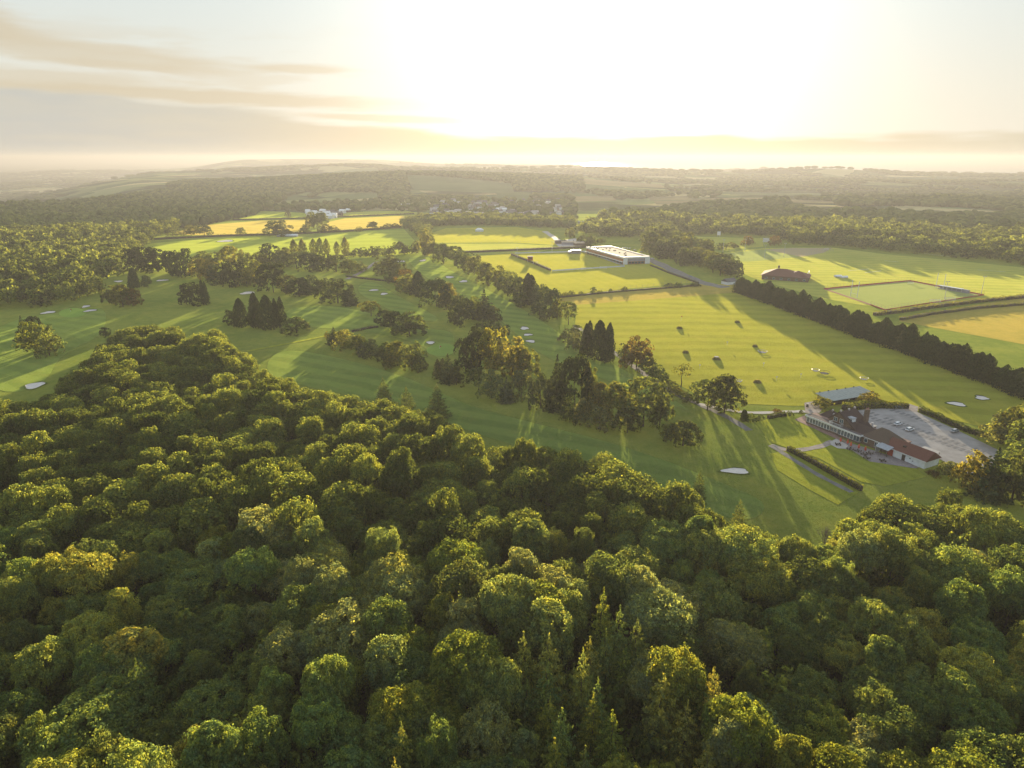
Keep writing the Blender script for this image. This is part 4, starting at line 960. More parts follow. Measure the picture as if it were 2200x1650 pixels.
BK = [(75, 829, 38, 13, 'large pale bunker on the far left fairway, nearest the wood', .25), (1580, 1013, 58, 13, 'large bean-shaped bunker on the fairway below the clubhouse lawns', .12),
      (925, 737, 20, 6, 'small bunker beside the green in the middle of the course', .2), (1127, 706, 22, 6, 'uppermost bunker of the three in a row right of the great clump', -.1), (1134, 720, 18, 5, 'middle bunker of the three in a row right of the great clump', 0),
      (1140, 734, 20, 6, 'lowest bunker of the three in a row right of the great clump', .1), (966, 596, 22, 4, 'left bunker of the pair on the upper fairway by the football ground belt', 0), (996, 605, 20, 4, 'right bunker of the pair on the upper fairway by the football ground belt', 0),
      (803, 624, 18, 4, 'left bunker of the pair beside the middle belt', .2), (825, 632, 18, 4, 'right bunker of the pair beside the middle belt', .1), (104, 672, 22, 6, 'bunker left of the far left green', .1), (185, 659, 18, 4, 'upper bunker of the pair right of the far left green', 0),
      (194, 668, 20, 5, 'lower bunker of the pair right of the far left green', .1), (255, 605, 20, 3, 'thin bunker left of the tree by the left wood', 0), (348, 603, 24, 3, 'thin bunker below the dark evergreens at the meadow corner', 0), (532, 630, 34, 5, 'bunker above the tight cypress clump', .2),
      (862, 562, 16, 4, 'left bunker of the pair at the top of the course', 0), (909, 560, 14, 4, 'right bunker of the pair at the top of the course', 0), (2055, 869, 34, 8, 'lower pale bunker of the pair by the car park hedge', 0), (2109, 856, 30, 7, 'upper pale bunker of the pair by the car park hedge', -.1),
      (485, 518, 28, 5, 'sandy patch on the bright meadow', 0)]
for u, v, w, h, lab, tl in BK: bunker(u, v, w, h, lab, tl)

# ------------------------------------------------------------------ driving range targets
def mound(u, v, w, label, sandy=False):
    p = G(u, v); m = depth(u, v)/F; r = w/2*m; n = 16
    root = empty('target_mound', (p.x, p.y, 0), random.uniform(0, 6), label=label, cat='target mound', group='target mounds on the driving range')
    V = []; Fc = []
    for k, z in ((1.0, 0), (.8, .9), (.45, 1.5)): V += [(r*k*math.cos(6.283*i/n), r*0.9*k*math.sin(6.283*i/n), z*(1+.15*math.sin(i*2.1))) for i in range(n)]
    V.append((0, 0, 1.6))
    for q in range(2):
        for i in range(n): Fc.append((q*n+i, q*n+(i+1) % n, (q+1)*n+(i+1) % n, (q+1)*n+i))
    for i in range(n): Fc.append((2*n+i, 2*n+(i+1) % n, 3*n))
    link(bpy.data.objects.new('bank', mesh_np('bank', V, Fc, M['scrub'], smooth=True)), root)
    if sandy:
        b = MB(); b.prism([(r*.5*math.cos(6.283*i/12), r*.4*math.sin(6.283*i/12)) for i in range(12)], 1.45, 1.68); b.build('sand_top', M['paleslab'], root)
def ring(u, v, w, label, colr='steel'):
    p = G(u, v); m = depth(u, v)/F; r = w/2*m; n = 20; root = empty('target_basket', (p.x, p.y, 0), label=label, cat='target', group='ring targets on the driving range')
    pts = [Vector((r*math.cos(6.283*i/n), r*math.sin(6.283*i/n), .9)) for i in range(n)]
    b = MB()
    for i in range(n): b.bar(pts[i], pts[(i+1) % n], .09, 4)
    b.build('rim', M[colr], root)
    b = MB()
    for i in range(0, n, 4): b.bar(pts[i]*1, Vector((pts[i].x*.8, pts[i].y*.8, 0)), .06, 4)
    b.build('stand', M[colr], root)
    b = MB(); b.v = [(r*.8*math.cos(6.283*i/n), r*.8*math.sin(6.283*i/n), .12) for i in range(n)]; b.f = [tuple(range(n))]; b.build('net_floor', M['bay' if colr == 'steel' else 'black'], root)
for a_ in [(1460, 706, 15, 'grassy target mound under the orange flag on the driving range'), (1584, 693, 14, 'grassy target mound farthest right up the driving range'), (1473, 758, 17, 'grassy target mound on the left side of the range'), (1622, 745, 14, 'grassy target mound behind the ring basket'), (1627, 822, 19, 'grassy target mound nearest the tee of the range')]: mound(*a_)
mound(1539, 772, 20, 'target mound with pale stony top in the middle of the range', True)
ring(1638, 757, 19, 'ring basket target just right of a grassy mound'); ring(1752, 797, 14, 'pale ring basket in the shade by the dark one'); ring(1771, 802, 22, 'dark wide ring basket in the shade of the windbreak', 'black'); ring(1856, 815, 16, 'faint ring basket nearest the windbreak in the shade'); ring(1588, 820, 12, 'small pale ring basket beside the nearest mound')
def flag(u, v, label, hgt=3.0, colr='red'):
    p = G(u, v); root = empty('flagstick', (p.x, p.y, 0), label=label, cat='flag', group='flags and marker posts of the golf club')
    MB().bar((0, 0, 0), (0, 0, hgt), .05, 5).build('pole', M['white'], root)
    MB().prism([(0.04, 0), (.9, .12), (.9, .16), (.04, .05)], [hgt-.8, hgt-.6, hgt-.6, hgt-.8], [hgt, hgt-.2, hgt-.2, hgt]).build('cloth', M[colr], root)
flag(1463, 690, 'orange flag at the far end of the driving range', 4.0); flag(945, 750, 'small flag on the green beside the middle bunker', 2.2); flag(152, 670, 'small flag on the far left green', 2.2)
for i, (u, v) in enumerate([(1503, 792), (1562, 742), (1640, 788), (1720, 812), (1668, 818)]):
    p = G(u, v); root = empty('marker_post', (p.x, p.y, 0), label=f'thin distance marker post, {ordinal(i)} of five on the driving range from the left' if 0 else ['thin marker post left of the nearest mound on the range', 'thin marker post right of the stony target', 'thin marker post below the ring basket', 'thin marker post by the shade edge on the range', 'thin marker post beside the nearest mound'][i], cat='marker post', group='marker posts on the driving range')
    MB().bar((0, 0, 0), (0, 0, 2.2), .07, 5).build('post', M['white'], root); MB().box(-.5, .5, -.03, .03, 2.0, 2.5).build('board', M['white'], root)

# ------------------------------------------------------------------ hedges
def hedge(name, P, width, height, label, colour='dark green', rough_=0.25, dens=9, cat='hedge', clipped=True):
    P = [Vector((p[0], p[1], 0)) for p in P]; r_ = np.random.default_rng(abs(int(P[0].x*10)) % 9999)
    root = empty(name, tuple(P[0]), label=label, cat=cat); o0 = P[0]; L = []; NNs = []
    core = MB()
    for a_, b_ in zip(P[:-1], P[1:]):
        d = b_-a_; ln = d.length; e = d.normalized(); n_ = Vector((-e.y, e.x, 0)); k = int(dens*ln*(2*height+width))
        s = r_.uniform(0, ln, k); q = r_.uniform(0, 2*height+width, k)
        off = np.where(q < height, -width/2, np.where(q < height+width, q-height-width/2, width/2)); zz = np.where(q < height, q, np.where(q < height+width, height, 2*height+width-q))
        nx = np.where(q < height, -1, np.where(q < height+width, 0, 1)); nz = (nx == 0)*1.0
        lump = 1+(0 if clipped else 0.28)*np.sin(s/2.3+1)*np.cos(s/5.1); zz = zz*lump; off = off*(1+(0 if clipped else .3)*np.sin(s/3.1))
        X_ = a_.x-o0.x+e.x*s+n_.x*off; Y_ = a_.y-o0.y+e.y*s+n_.y*off
        L.append(np.stack([X_, Y_, zz], 1)+r_.normal(size=(k, 3))*rough_*.35)
        NNs.append(unit(np.stack([n_.x*nx, n_.y*nx, nz], 1)+r_.normal(size=(k, 3))*.45))
        c0 = [(a_+n_*width*.4-o0), (a_-n_*width*.4-o0), (b_-n_*width*.4-o0), (b_+n_*width*.4-o0)]
        core.prism([(c.x, c.y) for c in c0], 0, height*.82)
    V, Fq = quads_at(np.concatenate(L), np.concatenate(NNs), .26 if clipped else .32, r_)
    c = bpy.data.objects.new('leaves', mesh_np('hedge_leaves', V, Fq, M['leaf'])); col_ = SHADE[colour]; c.color = (*col_, 1); link(c, root)
    core.build('branches', M['timber'], root)
g2 = lambda L: [G(u, v)[:2] for u, v in L]
hedge('clipped_hedge', g2([(1692, 968), (1740, 993), (1800, 1027), (1850, 1055)]), 1.6, 2.3, 'long clipped brown-green hedge running diagonally below the club lawns', 'olive')
hedge('clipped_hedge', g2([(1650, 900), (1668, 896), (1688, 894)]), 1.8, 1.9, 'short rounded clipped hedge beyond the putting lawn', 'dark green')
hedge('car_park_hedge', g2([(1975, 884), (2010, 898), (2050, 917), (2092, 933)]), 2.0, 2.2, 'dark hedge along the far right side of the car park', 'dark green', clipped=False)
hedge('car_park_hedge', g2([(2093, 934), (2125, 940), (2150, 945)]), 2.0, 1.8, 'low dark hedge from the car park hedge to the trees', 'blackish green', clipped=False)
hedge('bushy_hedge', g2([(1812, 881), (1850, 877), (1885, 875), (1950, 877)]), 3.2, 2.6, 'bushy hedge between the shed and the car park', 'olive', clipped=False)
hedge('field_hedge', g2([(1878, 678), (1930, 672), (2000, 662), (2100, 650), (2230, 637)]), 3.4, 2.8, 'sunlit double hedge below the red edged ball court', 'yellow-green', clipped=False, dens=4)
hedge('field_hedge', g2([(1935, 688), (2000, 676), (2100, 663), (2240, 652)]), 3.0, 2.2, 'lower hedge bordering the golden stubble field', 'olive', clipped=False, dens=3)
hedge('field_hedge', g2([(1200, 640), (1330, 627), (1440, 619), (1500, 614)]), 2.4, 1.6, 'ragged low hedge below the football ground', 'olive', clipped=False, dens=3)
hedge('field_hedge', g2([(950, 545), (1010, 543), (1150, 537), (1262, 532)]), 2.5, 3.0, 'straight dark hedge above the football ground', 'dark green', dens=2)
hedge('field_hedge', g2([(310, 516), (480, 508), (640, 503), (740, 498), (862, 489)]), 3.5, 3.2, 'hedge between the bright meadow and the cereal fields', 'dark green', clipped=False, dens=2)
hedge('field_hedge', g2([(500, 473), (640, 470), (740, 466), (890, 460)]), 3.0, 2.6, 'thin dark hedge between the cereal fields and the hamlet', 'dark green', clipped=False, dens=1.5)
hedge('pitch_hedge', g2([(1099, 548), (1140, 564), (1183, 582)]), 1.6, 2.6, 'dark hedge along the left side of the football pitch', 'dark green', dens=3)
hedge('road_hedge', g2([(1398, 571), (1440, 588), (1500, 609)]), 1.4, 1.6, 'low dark hedge along the stadium road', 'dark green', dens=3)
hedge('ditch_scrub', g2([(745, 594), (790, 600), (850, 606)]), 4, 1.5, 'scrubby bushes along the ditch by the gravel path', 'olive', clipped=False, dens=2)
hedge('ditch_scrub', g2([(757, 713), (790, 706), (812, 703)]), 3, 1.3, 'reedy ditch left of the round clump', 'grey-green', clipped=False, dens=3)

# ------------------------------------------------------------------ clubhouse (local frame: s along the glazed front, w towards the car park)
A = G(1731, 909); e1 = Vector((.4603, -.8877, 0)); e2 = Vector((.8877, .4603, 0)); rz = math.atan2(e1.y, e1.x)
# local x = s, local y = -w would mirror; e2 is e1 turned by +90 deg, so y = w
club = empty('clubhouse', (A.x, A.y, 0), rz, label='long brown-roofed golf clubhouse with white glazed front beside the car park', cat='clubhouse')
def part(b, name, mat, parent): return b.build(name, M[mat], parent)
def gable(b, x0, x1, y0, y1, ze, zr, along='x', hip=0.0, ov=0.35, th=0.16):
    """tiled roof shell over a rectangle"""
    x0 -= ov; x1 += ov; y0 -= ov; y1 += ov
    if along == 'x':
        ym = (y0+y1)/2; a = [(x0, y0, ze), (x1, y0, ze), (x1, y1, ze), (x0, y1, ze)]; r1 = (x0+hip, ym, zr); r2_ = (x1-hip, ym, zr)
    else:
        xm = (x0+x1)/2; a = [(x1, y0, ze), (x1, y1, ze), (x0, y1, ze), (x0, y0, ze)]; r1 = (xm, y0+hip, zr); r2_ = (xm, y1-hip, zr)
    n = len(b.v); vs_ = a+[r1, r2_]+[(p[0], p[1], p[2]-th) for p in a]
    b.add(vs_, [(0, 1, 5, 4), (2, 3, 4, 5), (1, 2, 5), (3, 0, 4), (0, 3, 9, 6), (6, 7, 1, 0), (7, 8, 2, 1), (8, 9, 3, 2), (9, 8, 7, 6)][:4]+[(6, 7, 1, 0), (7, 8, 2, 1), (8, 9, 3, 2), (9, 6, 0, 3), (9, 8, 7, 6)])
    return b
def gable_wall(b, x, y0, y1, z0, ze, zr, t=.2, axis_='x'):
    ym = (y0+y1)/2
    P1 = [(y0, z0), (y1, z0), (y1, ze), (ym, zr), (y0, ze)]
    if axis_ == 'x': V = [(x, p[0], p[1]) for p in P1]+[(x+t, p[0], p[1]) for p in P1]
    else: V = [(p[0], x, p[1]) for p in P1]+[(p[0], x+t, p[1]) for p in P1]
    return b.add(V, [(0, 1, 2, 3, 4), (9, 8, 7, 6, 5)]+[(i, (i+1) % 5, 5+(i+1) % 5, 5+i) for i in range(5)])
def window(parent, x0, x1, z0, z1, y, out=-1, bars=1, frame='white', axis_='x', name='window'):
    """glazed opening standing 6 cm proud; out = side it faces"""
    b = MB(); t = .09; yo = y+out*.07
    def bx(a0, a1, c0, c1, ya, yb):
        if axis_ == 'x': b.box(a0, a1, min(ya, yb), max(ya, yb), c0, c1)
        else: b.box(min(ya, yb), max(ya, yb), a0, a1, c0, c1)
    bx(x0, x1, z0, z0+t, y, yo); bx(x0, x1, z1-t, z1, y, yo); bx(x0, x0+t, z0+t, z1-t, y, yo); bx(x1-t, x1, z0+t, z1-t, y, yo)
    for k in range(1, bars+1):
        xm = x0+(x1-x0)*k/(bars+1); bx(xm-.035, xm+.035, z0+t, z1-t, y, yo)
    f = b.build(name, M[frame], parent); b = MB(); bx(x0+.02, x1-.02, z0+.02, z1-.02, y-out*.0, y+out*.025); b.build('pane', M['glass'], f); return f
club.scale = (1, 1, 1.2)
# walls
b = MB(); b.box(0, 27, .0, 3.6, 0, .65); b.box(0.05, 27, .35, 3.6, .65, 3.0); part(b, 'wall', 'brick', club)
b = MB(); b.box(1, 40, 3.6, 12.0, 0, 3.1); part(b, 'wall', 'brick', club)
b = MB(); b.box(27, 38.6, 1.6, 3.6, 0, 2.9); part(b, 'wall', 'brick', club)
b = MB(); b.box(-.4, 12, -.35, 3.4, 3.0, 3.32); b.box(12, 27.4, -.35, 3.4, 3.0, 3.30); part(b, 'flat_roof', 'flatroof', club)
b = MB(); b.box(-.3, 9, 3.4, 6.0, 3.1, 3.36); part(b, 'roof_deck', 'terra', club)
b = MB(); b.box(-.5, 27.5, -.45, -.35, 2.85, 3.42); b.box(27.5, 27.6, -.45, 1.5, 2.85, 3.42); b.box(-.6, -.5, -.45, 3.4, 2.85, 3.42); b.box(-.02, 27.02, .28, .34, 2.5, 2.85); part(b, 'fascia', 'white', club)
xs = [0.3, 1.8, 3.3, 4.8, 6.3, 7.8, 9.3, 10.8]
for x in xs: window(club, x, x+1.3, .7, 2.6, .3, bars=1)
for x in (12.8, 14.4): window(club, x, x+1.4, .8, 2.4, .3, bars=2)
for x in (16.6, 18.1, 19.6, 21.1, 22.6): window(club, x, x+1.3, .7, 2.6, .3, bars=1)
window(club, 24.1, 26.9, .6, 2.7, .3, bars=1)
for y_ in (.45, 1.9): window(club, y_, y_+1.3, .6, 2.7, 27.0, out=1, bars=0, axis_='y')
b = MB()
for x in [0.0]+[q+1.4 for q in xs]+[12.1, 16.1, 17.95, 19.45, 20.95, 22.45, 23.95]: b.box(x-.09, x+.09, .2, .34, .66, 2.5)
part(b, 'mullions', 'white', club)
# roofs
b = gable(MB(), 2.5, 10.5, 5.2, 12.0, 3.2, 5.6, 'x', hip=3.0); part(b, 'roof', 'tiles', club)
# cross wing: gable to the front, long slope to the right
b = MB(); zr, ze = 8.2, 3.35
b.add([(9.0, 2.4, ze+.9), (14.0, 2.4, zr), (23.5, 2.4, ze), (9.0, 13.2, ze+.9), (14.0, 13.2, zr), (23.5, 13.2, ze), (9.0, 2.4, ze+.7), (14.0, 2.4, zr-.22), (23.5, 2.4, ze-.2), (9.0, 13.2, ze+.7), (14.0, 13.2, zr-.22), (23.5, 13.2, ze-.2)],
      [(0, 1, 4, 3), (1, 2, 5, 4), (6, 9, 10, 7), (7, 10, 11, 8), (0, 6, 7, 1), (1, 7, 8, 2), (3, 4, 10, 9), (4, 5, 11, 10), (0, 3, 9, 6), (2, 8, 11, 5)])
part(b, 'main_roof', 'tiles', club)
b = MB(); b.add([(9.3, 3.0, 3.1), (22.6, 3.0, 3.1), (22.6, 3.0, 3.5), (14, 3.0, 7.95), (9.3, 3.0, 4.3), (9.3, 3.2, 3.1), (22.6, 3.2, 3.1), (22.6, 3.2, 3.5), (14, 3.2, 7.95), (9.3, 3.2, 4.3)], [(0, 1, 2, 3, 4), (9, 8, 7, 6, 5), (0, 5, 6, 1), (1, 6, 7, 2), (2, 7, 8, 3), (3, 8, 9, 4), (4, 9, 5, 0)]); part(b, 'gable_wall', 'brick', club)
b = MB(); b.add([(9.3, 12.7, 3.1), (22.6, 12.7, 3.1), (22.6, 12.7, 3.5), (14, 12.7, 7.95), (9.3, 12.7, 4.3), (9.3, 12.5, 3.1), (22.6, 12.5, 3.1), (22.6, 12.5, 3.5), (14, 12.5, 7.95), (9.3, 12.5, 4.3)], [(4, 3, 2, 1, 0), (5, 6, 7, 8, 9)]); part(b, 'gable_wall', 'brick', club)
window(club, 11.6, 13.4, 4.0, 5.6, 3.0, bars=1); window(club, 14.6, 16.4, 4.0, 5.6, 3.0, bars=1)
# long roof carried on to the right
b = gable(MB(), 21.0, 32.0, 1.6, 12.0, 3.0, 5.3, 'x', hip=0.2); part(b, 'roof', 'tiles', club)
b = gable(MB(), 27.2, 39.0, 1.7, 12.3, 3.05, 6.6, 'x', hip=4.6); part(b, 'hipped_roof', 'tiles2', club)
# dormer
b = MB(); b.add([(17.2, 4.6, 5.0), (19.6, 4.6, 5.0), (19.6, 4.6, 6.6), (17.2, 4.6, 6.6), (17.2, 6.6, 5.0), (19.6, 6.6, 5.0), (19.6, 6.6, 6.6), (17.2, 6.6, 6.6)], [(0, 1, 2, 3), (1, 5, 6, 2), (5, 4, 7, 6), (4, 0, 3, 7), (3, 2, 6, 7)])
dm = part(b, 'dormer', 'render', club); b = MB(); b.box(17.0, 19.8, 4.35, 6.8, 6.6, 6.78); b.build('dormer_roof', M['lead'], dm)
window(club, 17.5, 19.3, 5.3, 6.4, 4.6, bars=1)
for px_, py_ in ((14.0, 3.6), (14.2, 8.6), (14.0, 12.6)): part(MB().box(px_-.35, px_+.35, py_-.35, py_+.35, 7.9, 8.65), 'roof_vent', 'paleslab', club)
ch = part(MB().box(19.6, 20.9, 11.4, 13.4, 3.0, 9.4), 'chimney', 'brick', club)
for k in range(3): MB().bar((20.25, 11.8+k*.6, 9.4), (20.25, 11.8+k*.6, 9.95), .17, 8).build('chimney_pot', M['terra'], ch)
for q in ((6.4, 8.6, 5.55), (8.2, 7.2, 4.6), (12.2, 1.4, 3.3)): part(MB().box(q[0]-.3, q[0]+.3, q[1]-.3, q[1]+.3, q[2]-.4, q[2]+.55), 'roof_vent', 'paleslab', club)
# balcony rail
b = MB()
for x in np.arange(11.8, 17.3, .42): b.bar((x, -.2, 3.3), (x, -.2, 4.3), .035, 4)
for y_ in np.arange(.2, 2.4, .42): b.bar((11.8, y_, 3.3), (11.8, y_, 4.3), .035, 4); b.bar((17.2, y_, 3.3), (17.2, y_, 4.3), .035, 4)
b.bar((11.8, -.2, 4.32), (17.2, -.2, 4.32), .05, 4); b.bar((11.8, -.2, 4.32), (11.8, 2.4, 4.32), .05, 4); b.bar((17.2, -.2, 4.32), (17.2, 2.4, 4.32), .05, 4)
part(b, 'balcony_railing', 'white', club)
# back extensions
b = MB(); b.box(16.5, 22.5, 13.4, 17.0, 0, 2.7); part(b, 'back_extension', 'brick', club)
part(MB().box(16.2, 22.8, 13.25, 17.3, 2.7, 2.95), 'back_roof', 'paleslab', club)
b = MB(); b.box(22.8, 40, 12.0, 14.6, 0, 2.5); part(b, 'back_passage', 'brick', club); part(MB().box(22.8, 40.2, 12.05, 14.9, 2.5, 2.75), 'back_roof', 'terra', club)
part(MB().box(3, 16, 12.0, 15.2, 0, 2.7), 'kitchen_block', 'brick', club); part(MB().box(2.7, 16.2, 12.05, 15.5, 2.7, 2.95), 'kitchen_roof', 'paleslab', club)
part(MB().bar((21.5, 15.5, 2.9), (21.5, 15.5, 4.1), .5, 10), 'extract_duct', 'steel', club)
# front windows and doors of the brick part
window(club, 28.2, 29.8, 1.0, 2.4, 1.6, bars=0); window(club, 33.0, 35.6, .7, 2.5, 1.6, bars=2)
part(MB().box(27.2, 39.2, 1.15, 1.32, 2.82, 3.0), 'gutter', 'white', club)
# lean-to canopy over the terrace
b = MB(); b.add([(36.0, -2.2, 2.55), (41.6, -2.2, 2.55), (41.6, 2.4, 3.35), (36.0, 2.4, 3.35), (36.0, -2.2, 2.40), (41.6, -2.2, 2.40), (41.6, 2.4, 3.2), (36.0, 2.4, 3.2)], [(0, 1, 2, 3), (7, 6, 5, 4), (0, 4, 5, 1), (1, 5, 6, 2), (2, 6, 7, 3), (3, 7, 4, 0)])
cp = part(b, 'canopy_roof', 'lead', club)
for q in ((36.3, -2.0), (41.3, -2.0), (38.8, -2.0)): MB().bar((q[0], q[1], 0), (q[0], q[1], 2.5), .09, 6).build('post', M['timber'], cp)
b = gable_wall(MB(), 35.8, -1.6, 1.5, 0, 2.4, 3.3, .15); part(b, 'porch_gable', 'white', club)
# white annex
b = MB(); b.box(39.2, 55.0, 1.0, 10.0, 0, 2.75); part(b, 'annex_wall', 'render', club)
b = gable_wall(MB(), 54.8, 1.0, 10.0, 2.75, 2.75, 5.0, .2); b = gable_wall(b, 39.2, 1.0, 10.0, 2.75, 2.75, 5.0, .2); part(b, 'annex_gable', 'render', club)
b = gable(MB(), 38.2, 55.1, 1.0, 10.0, 2.72, 5.25, 'x', ov=.4); part(b, 'annex_roof', 'redtiles', club)
part(MB().box(38.0, 55.5, .48, .6, 2.5, 2.68), 'annex_gutter', 'white', club)
window(club, 5.4, 6.3, 3.2, 4.2, 55.0, out=1, bars=1, axis_='y', frame='lead')
window(club, 48.6, 49.3, 1.4, 2.0, 1.0, bars=0); window(club, 49.9, 50.5, .9, 1.4, 1.0, bars=0)
dr = part(MB().box(45.6, 47.0, .93, .99, .05, 2.15), 'door', 'timber', club); MB().bar((46.8, .9, 1.0), (46.8, .9, 1.2), .03, 5).build('handle', M['steel'], dr)
part(MB().box(42.3, 45.2, .93, .99, .1, 2.1), 'shutter', 'white', club)
part(MB().box(39.3, 41.8, .9, .99, .05, 2.3), 'red_panel_door', 'redpanel', club)
b = MB(); b.box(44.0, 45.2, 3.0, 4.0, 3.5, 4.4); part(b, 'roof_plant', 'timber', club)
# skip-like pergola at the back
pg = empty('pergola', tuple(A+e1*45+e2*13.0), rz, label='pale open-framed pergola behind the white annex', cat='pergola')
b = MB()
for x in (0, 3, 6):
    for y_ in (0, 3.6): b.bar((x, y_, 0), (x, y_, 2.4), .08, 5)
part(b, 'posts', 'timber', pg); part(MB().box(-.3, 6.3, -.3, 3.9, 2.4, 2.52), 'cover', 'paleslab', pg)

# parasols and tables on the patio
def parasol(u, v, label, k):
    p = G(u, v); root = empty('parasol', (p.x, p.y, 0), label=label, cat='parasol', group='closed red parasols on the clubhouse patio')
    b = MB(); b.bar((0, 0, 0), (0, 0, 2.7), .04, 6); part(b, 'pole', 'timber', root)
    b = MB(); n = 8; prof = [(.10, 2.75), (.28, 2.2), (.40, 1.45), (.30, .95)]; V = []
    for r_, z in prof: V += [(r_*(1+.18*(i % 2))*math.cos(6.283*i/n), r_*(1+.18*(i % 2))*math.sin(6.283*i/n), z) for i in range(n)]
    b.add(V, [(q*n+i, q*n+(i+1) % n, (q+1)*n+(i+1) % n, (q+1)*n+i) for q in range(3) for i in range(n)]+[tuple(range(n))]); part(b, 'folded_canopy', 'red', root)
for k, (u, v, s) in enumerate([(1805, 953, 'leftmost, by the round pale paving'), (1820, 957, 'second from the left'), (1827, 962, 'in the middle of the row'), (1844, 967, 'second from the right'), (1858, 972, 'rightmost of the row')]): parasol(u, v, f'closed red parasol on the clubhouse patio, {s}', k)
def table(u, v, label):
    p = G(u, v); root = empty('patio_table', (p.x, p.y, 0), random.uniform(0, 1.5), label=label, cat='table', group='tables on the clubhouse patio')
    part(MB().bar((0, 0, .70), (0, 0, .75), .65, 12), 'tabletop', 'timber', root); part(MB().bar((0, 0, 0), (0, 0, .7), .06, 6), 'leg', 'timber', root)
    for i in range(4):
        a_ = i*1.571+.4; part(MB().box(1.0*math.cos(a_)-.22, 1.0*math.cos(a_)+.22, 1.0*math.sin(a_)-.22, 1.0*math.sin(a_)+.22, .38, .46).box(1.18*math.cos(a_)-.2, 1.18*math.cos(a_)+.2, 1.18*math.sin(a_)-.2, 1.18*math.sin(a_)+.2, .46, .9), 'seat', 'timber', root)
for u, v, s in [(1800, 957, 'leftmost patio table on the pale round paving'), (1826, 967, 'patio table left of centre under a red parasol'), (1843, 971, 'patio table by the brown brick wall'), (1856, 978, 'patio table nearest the grass edge'), (1868, 976, 'patio table beside the canopy'), (1862, 986, 'low patio table at the curved edge'), (1896, 992, 'small patio table on the open terrace')]: table(u, v, s)

# long open-fronted range shed
sh = empty('range_shed', (155.2, 312.6, 0), math.atan2(.366, .93), label='long open-fronted driving range shed with grey-green roof', cat='shed')
b = MB(); b.box(0, 28.5, 0, .2, 0, 2.6); b.box(0, .2, .2, 8.8, 0, 2.7); b.box(28.3, 28.5, .2, 8.8, 0, 2.7); part(b, 'wall', 'timber', sh)
b = MB(); b.add([(-.5, -.6, 2.7), (29, -.6, 2.7), (29, 9.8, 3.6), (-.5, 9.8, 3.6), (-.5, -.6, 2.5), (29, -.6, 2.5), (29, 9.8, 3.4), (-.5, 9.8, 3.4)], [(0, 1, 2, 3), (7, 6, 5, 4), (0, 4, 5, 1), (1, 5, 6, 2), (2, 6, 7, 3), (3, 7, 4, 0)]); rf = part(b, 'roof', 'metalroof', sh)
for k in range(14): MB().box(.5+k*2.1, .58+k*2.1, -.5, 9.7, 0, .06).build('seam', M['metalroof'], rf)
for s_ in rf.children:      # lay the seams on the slope
    for vv in s_.data.vertices: vv.co.z += 2.71+(vv.co.y+.6)*.9/10.4
for k in range(7): part(MB().box(.2+k*4.68, .4+k*4.68, 8.6, 8.8, 0, 3.4), 'post', 'timber', sh); 
for k in range(5): MB().box(2+k*5.6, 2.5+k*5.6, 9.5, 9.9, 3.6, 4.0).build('lamp', M['black'], rf)
part(MB().box(8.2, 9.2, -.08, -.02, .1, 2.0), 'door', 'terra', sh); part(MB().box(11.2, 12.0, -.08, -.02, .3, 2.0), 'notice_board', 'white', sh)

# ------------------------------------------------------------------ car park bays and cars
SHEETS += 2; zb = .012+.004*SHEETS
def LW(s, w): p = A+e1*s+e2*w; return (p.x, p.y)
cpk = g2([(1808, 890), (1850, 882), (1925, 877), (1960, 884), (2050, 924), (2146, 971), (2128, 1002), (2080, 1016), (2018, 984), (1932, 944), (1862, 914)])
b = MB(); b2 = MB(); fs = []
for row, (w0, s0, s1) in enumerate([(30.3, 2, 60), (35.3, 2, 60), (48.0, -1, 58)]):
    s = s0
    while s < s1:
        q = [LW(s+.25, w0+.2), LW(s+2.25, w0+.2), LW(s+2.25, w0+4.6), LW(s+.25, w0+4.6)]
        if all(inside(np.array(q), cpk)):
            if random.random() < .9: b.add([(x, y, zb) for x, y in [LW(s+.55, w0+.5+random.uniform(0, .5)), LW(s+2.0, w0+.5), LW(s+2.0, w0+4.1), LW(s+.55, w0+4.2)]], [(0, 1, 2, 3)])
            b2.add([(x, y, zb+.006) for x, y in [LW(s, w0), LW(s+.1, w0), LW(s+.1, w0+4.8), LW(s, w0+4.8)]], [(0, 1, 2, 3)])
        s += 2.5
ob = b.build('bay_wear', M['bay']); tag(ob, kind='structure', label='darker worn patches in the parking bays')
ob = b2.build('bay_marking', M['paleslab']); tag(ob, kind='structure', label='faded white lines between the parking bays')
for o in (bpy.data.objects['bay_wear'], bpy.data.objects['bay_marking']):
    if o.data.polygons[0].normal.z < 0: o.data.flip_normals()
def paint(name, c): return solid(name, c, .25, spec=.6, var=.03)
PAINT = {'white': paint('white_car_paint', (.75, .76, .78)), 'silver': paint('silver_car_paint', (.40, .41, .43)), 'dark': paint('dark_green_car_paint', (.05, .07, .06)), 'blue': paint('blue_grey_car_paint', (.2, .25, .3))}
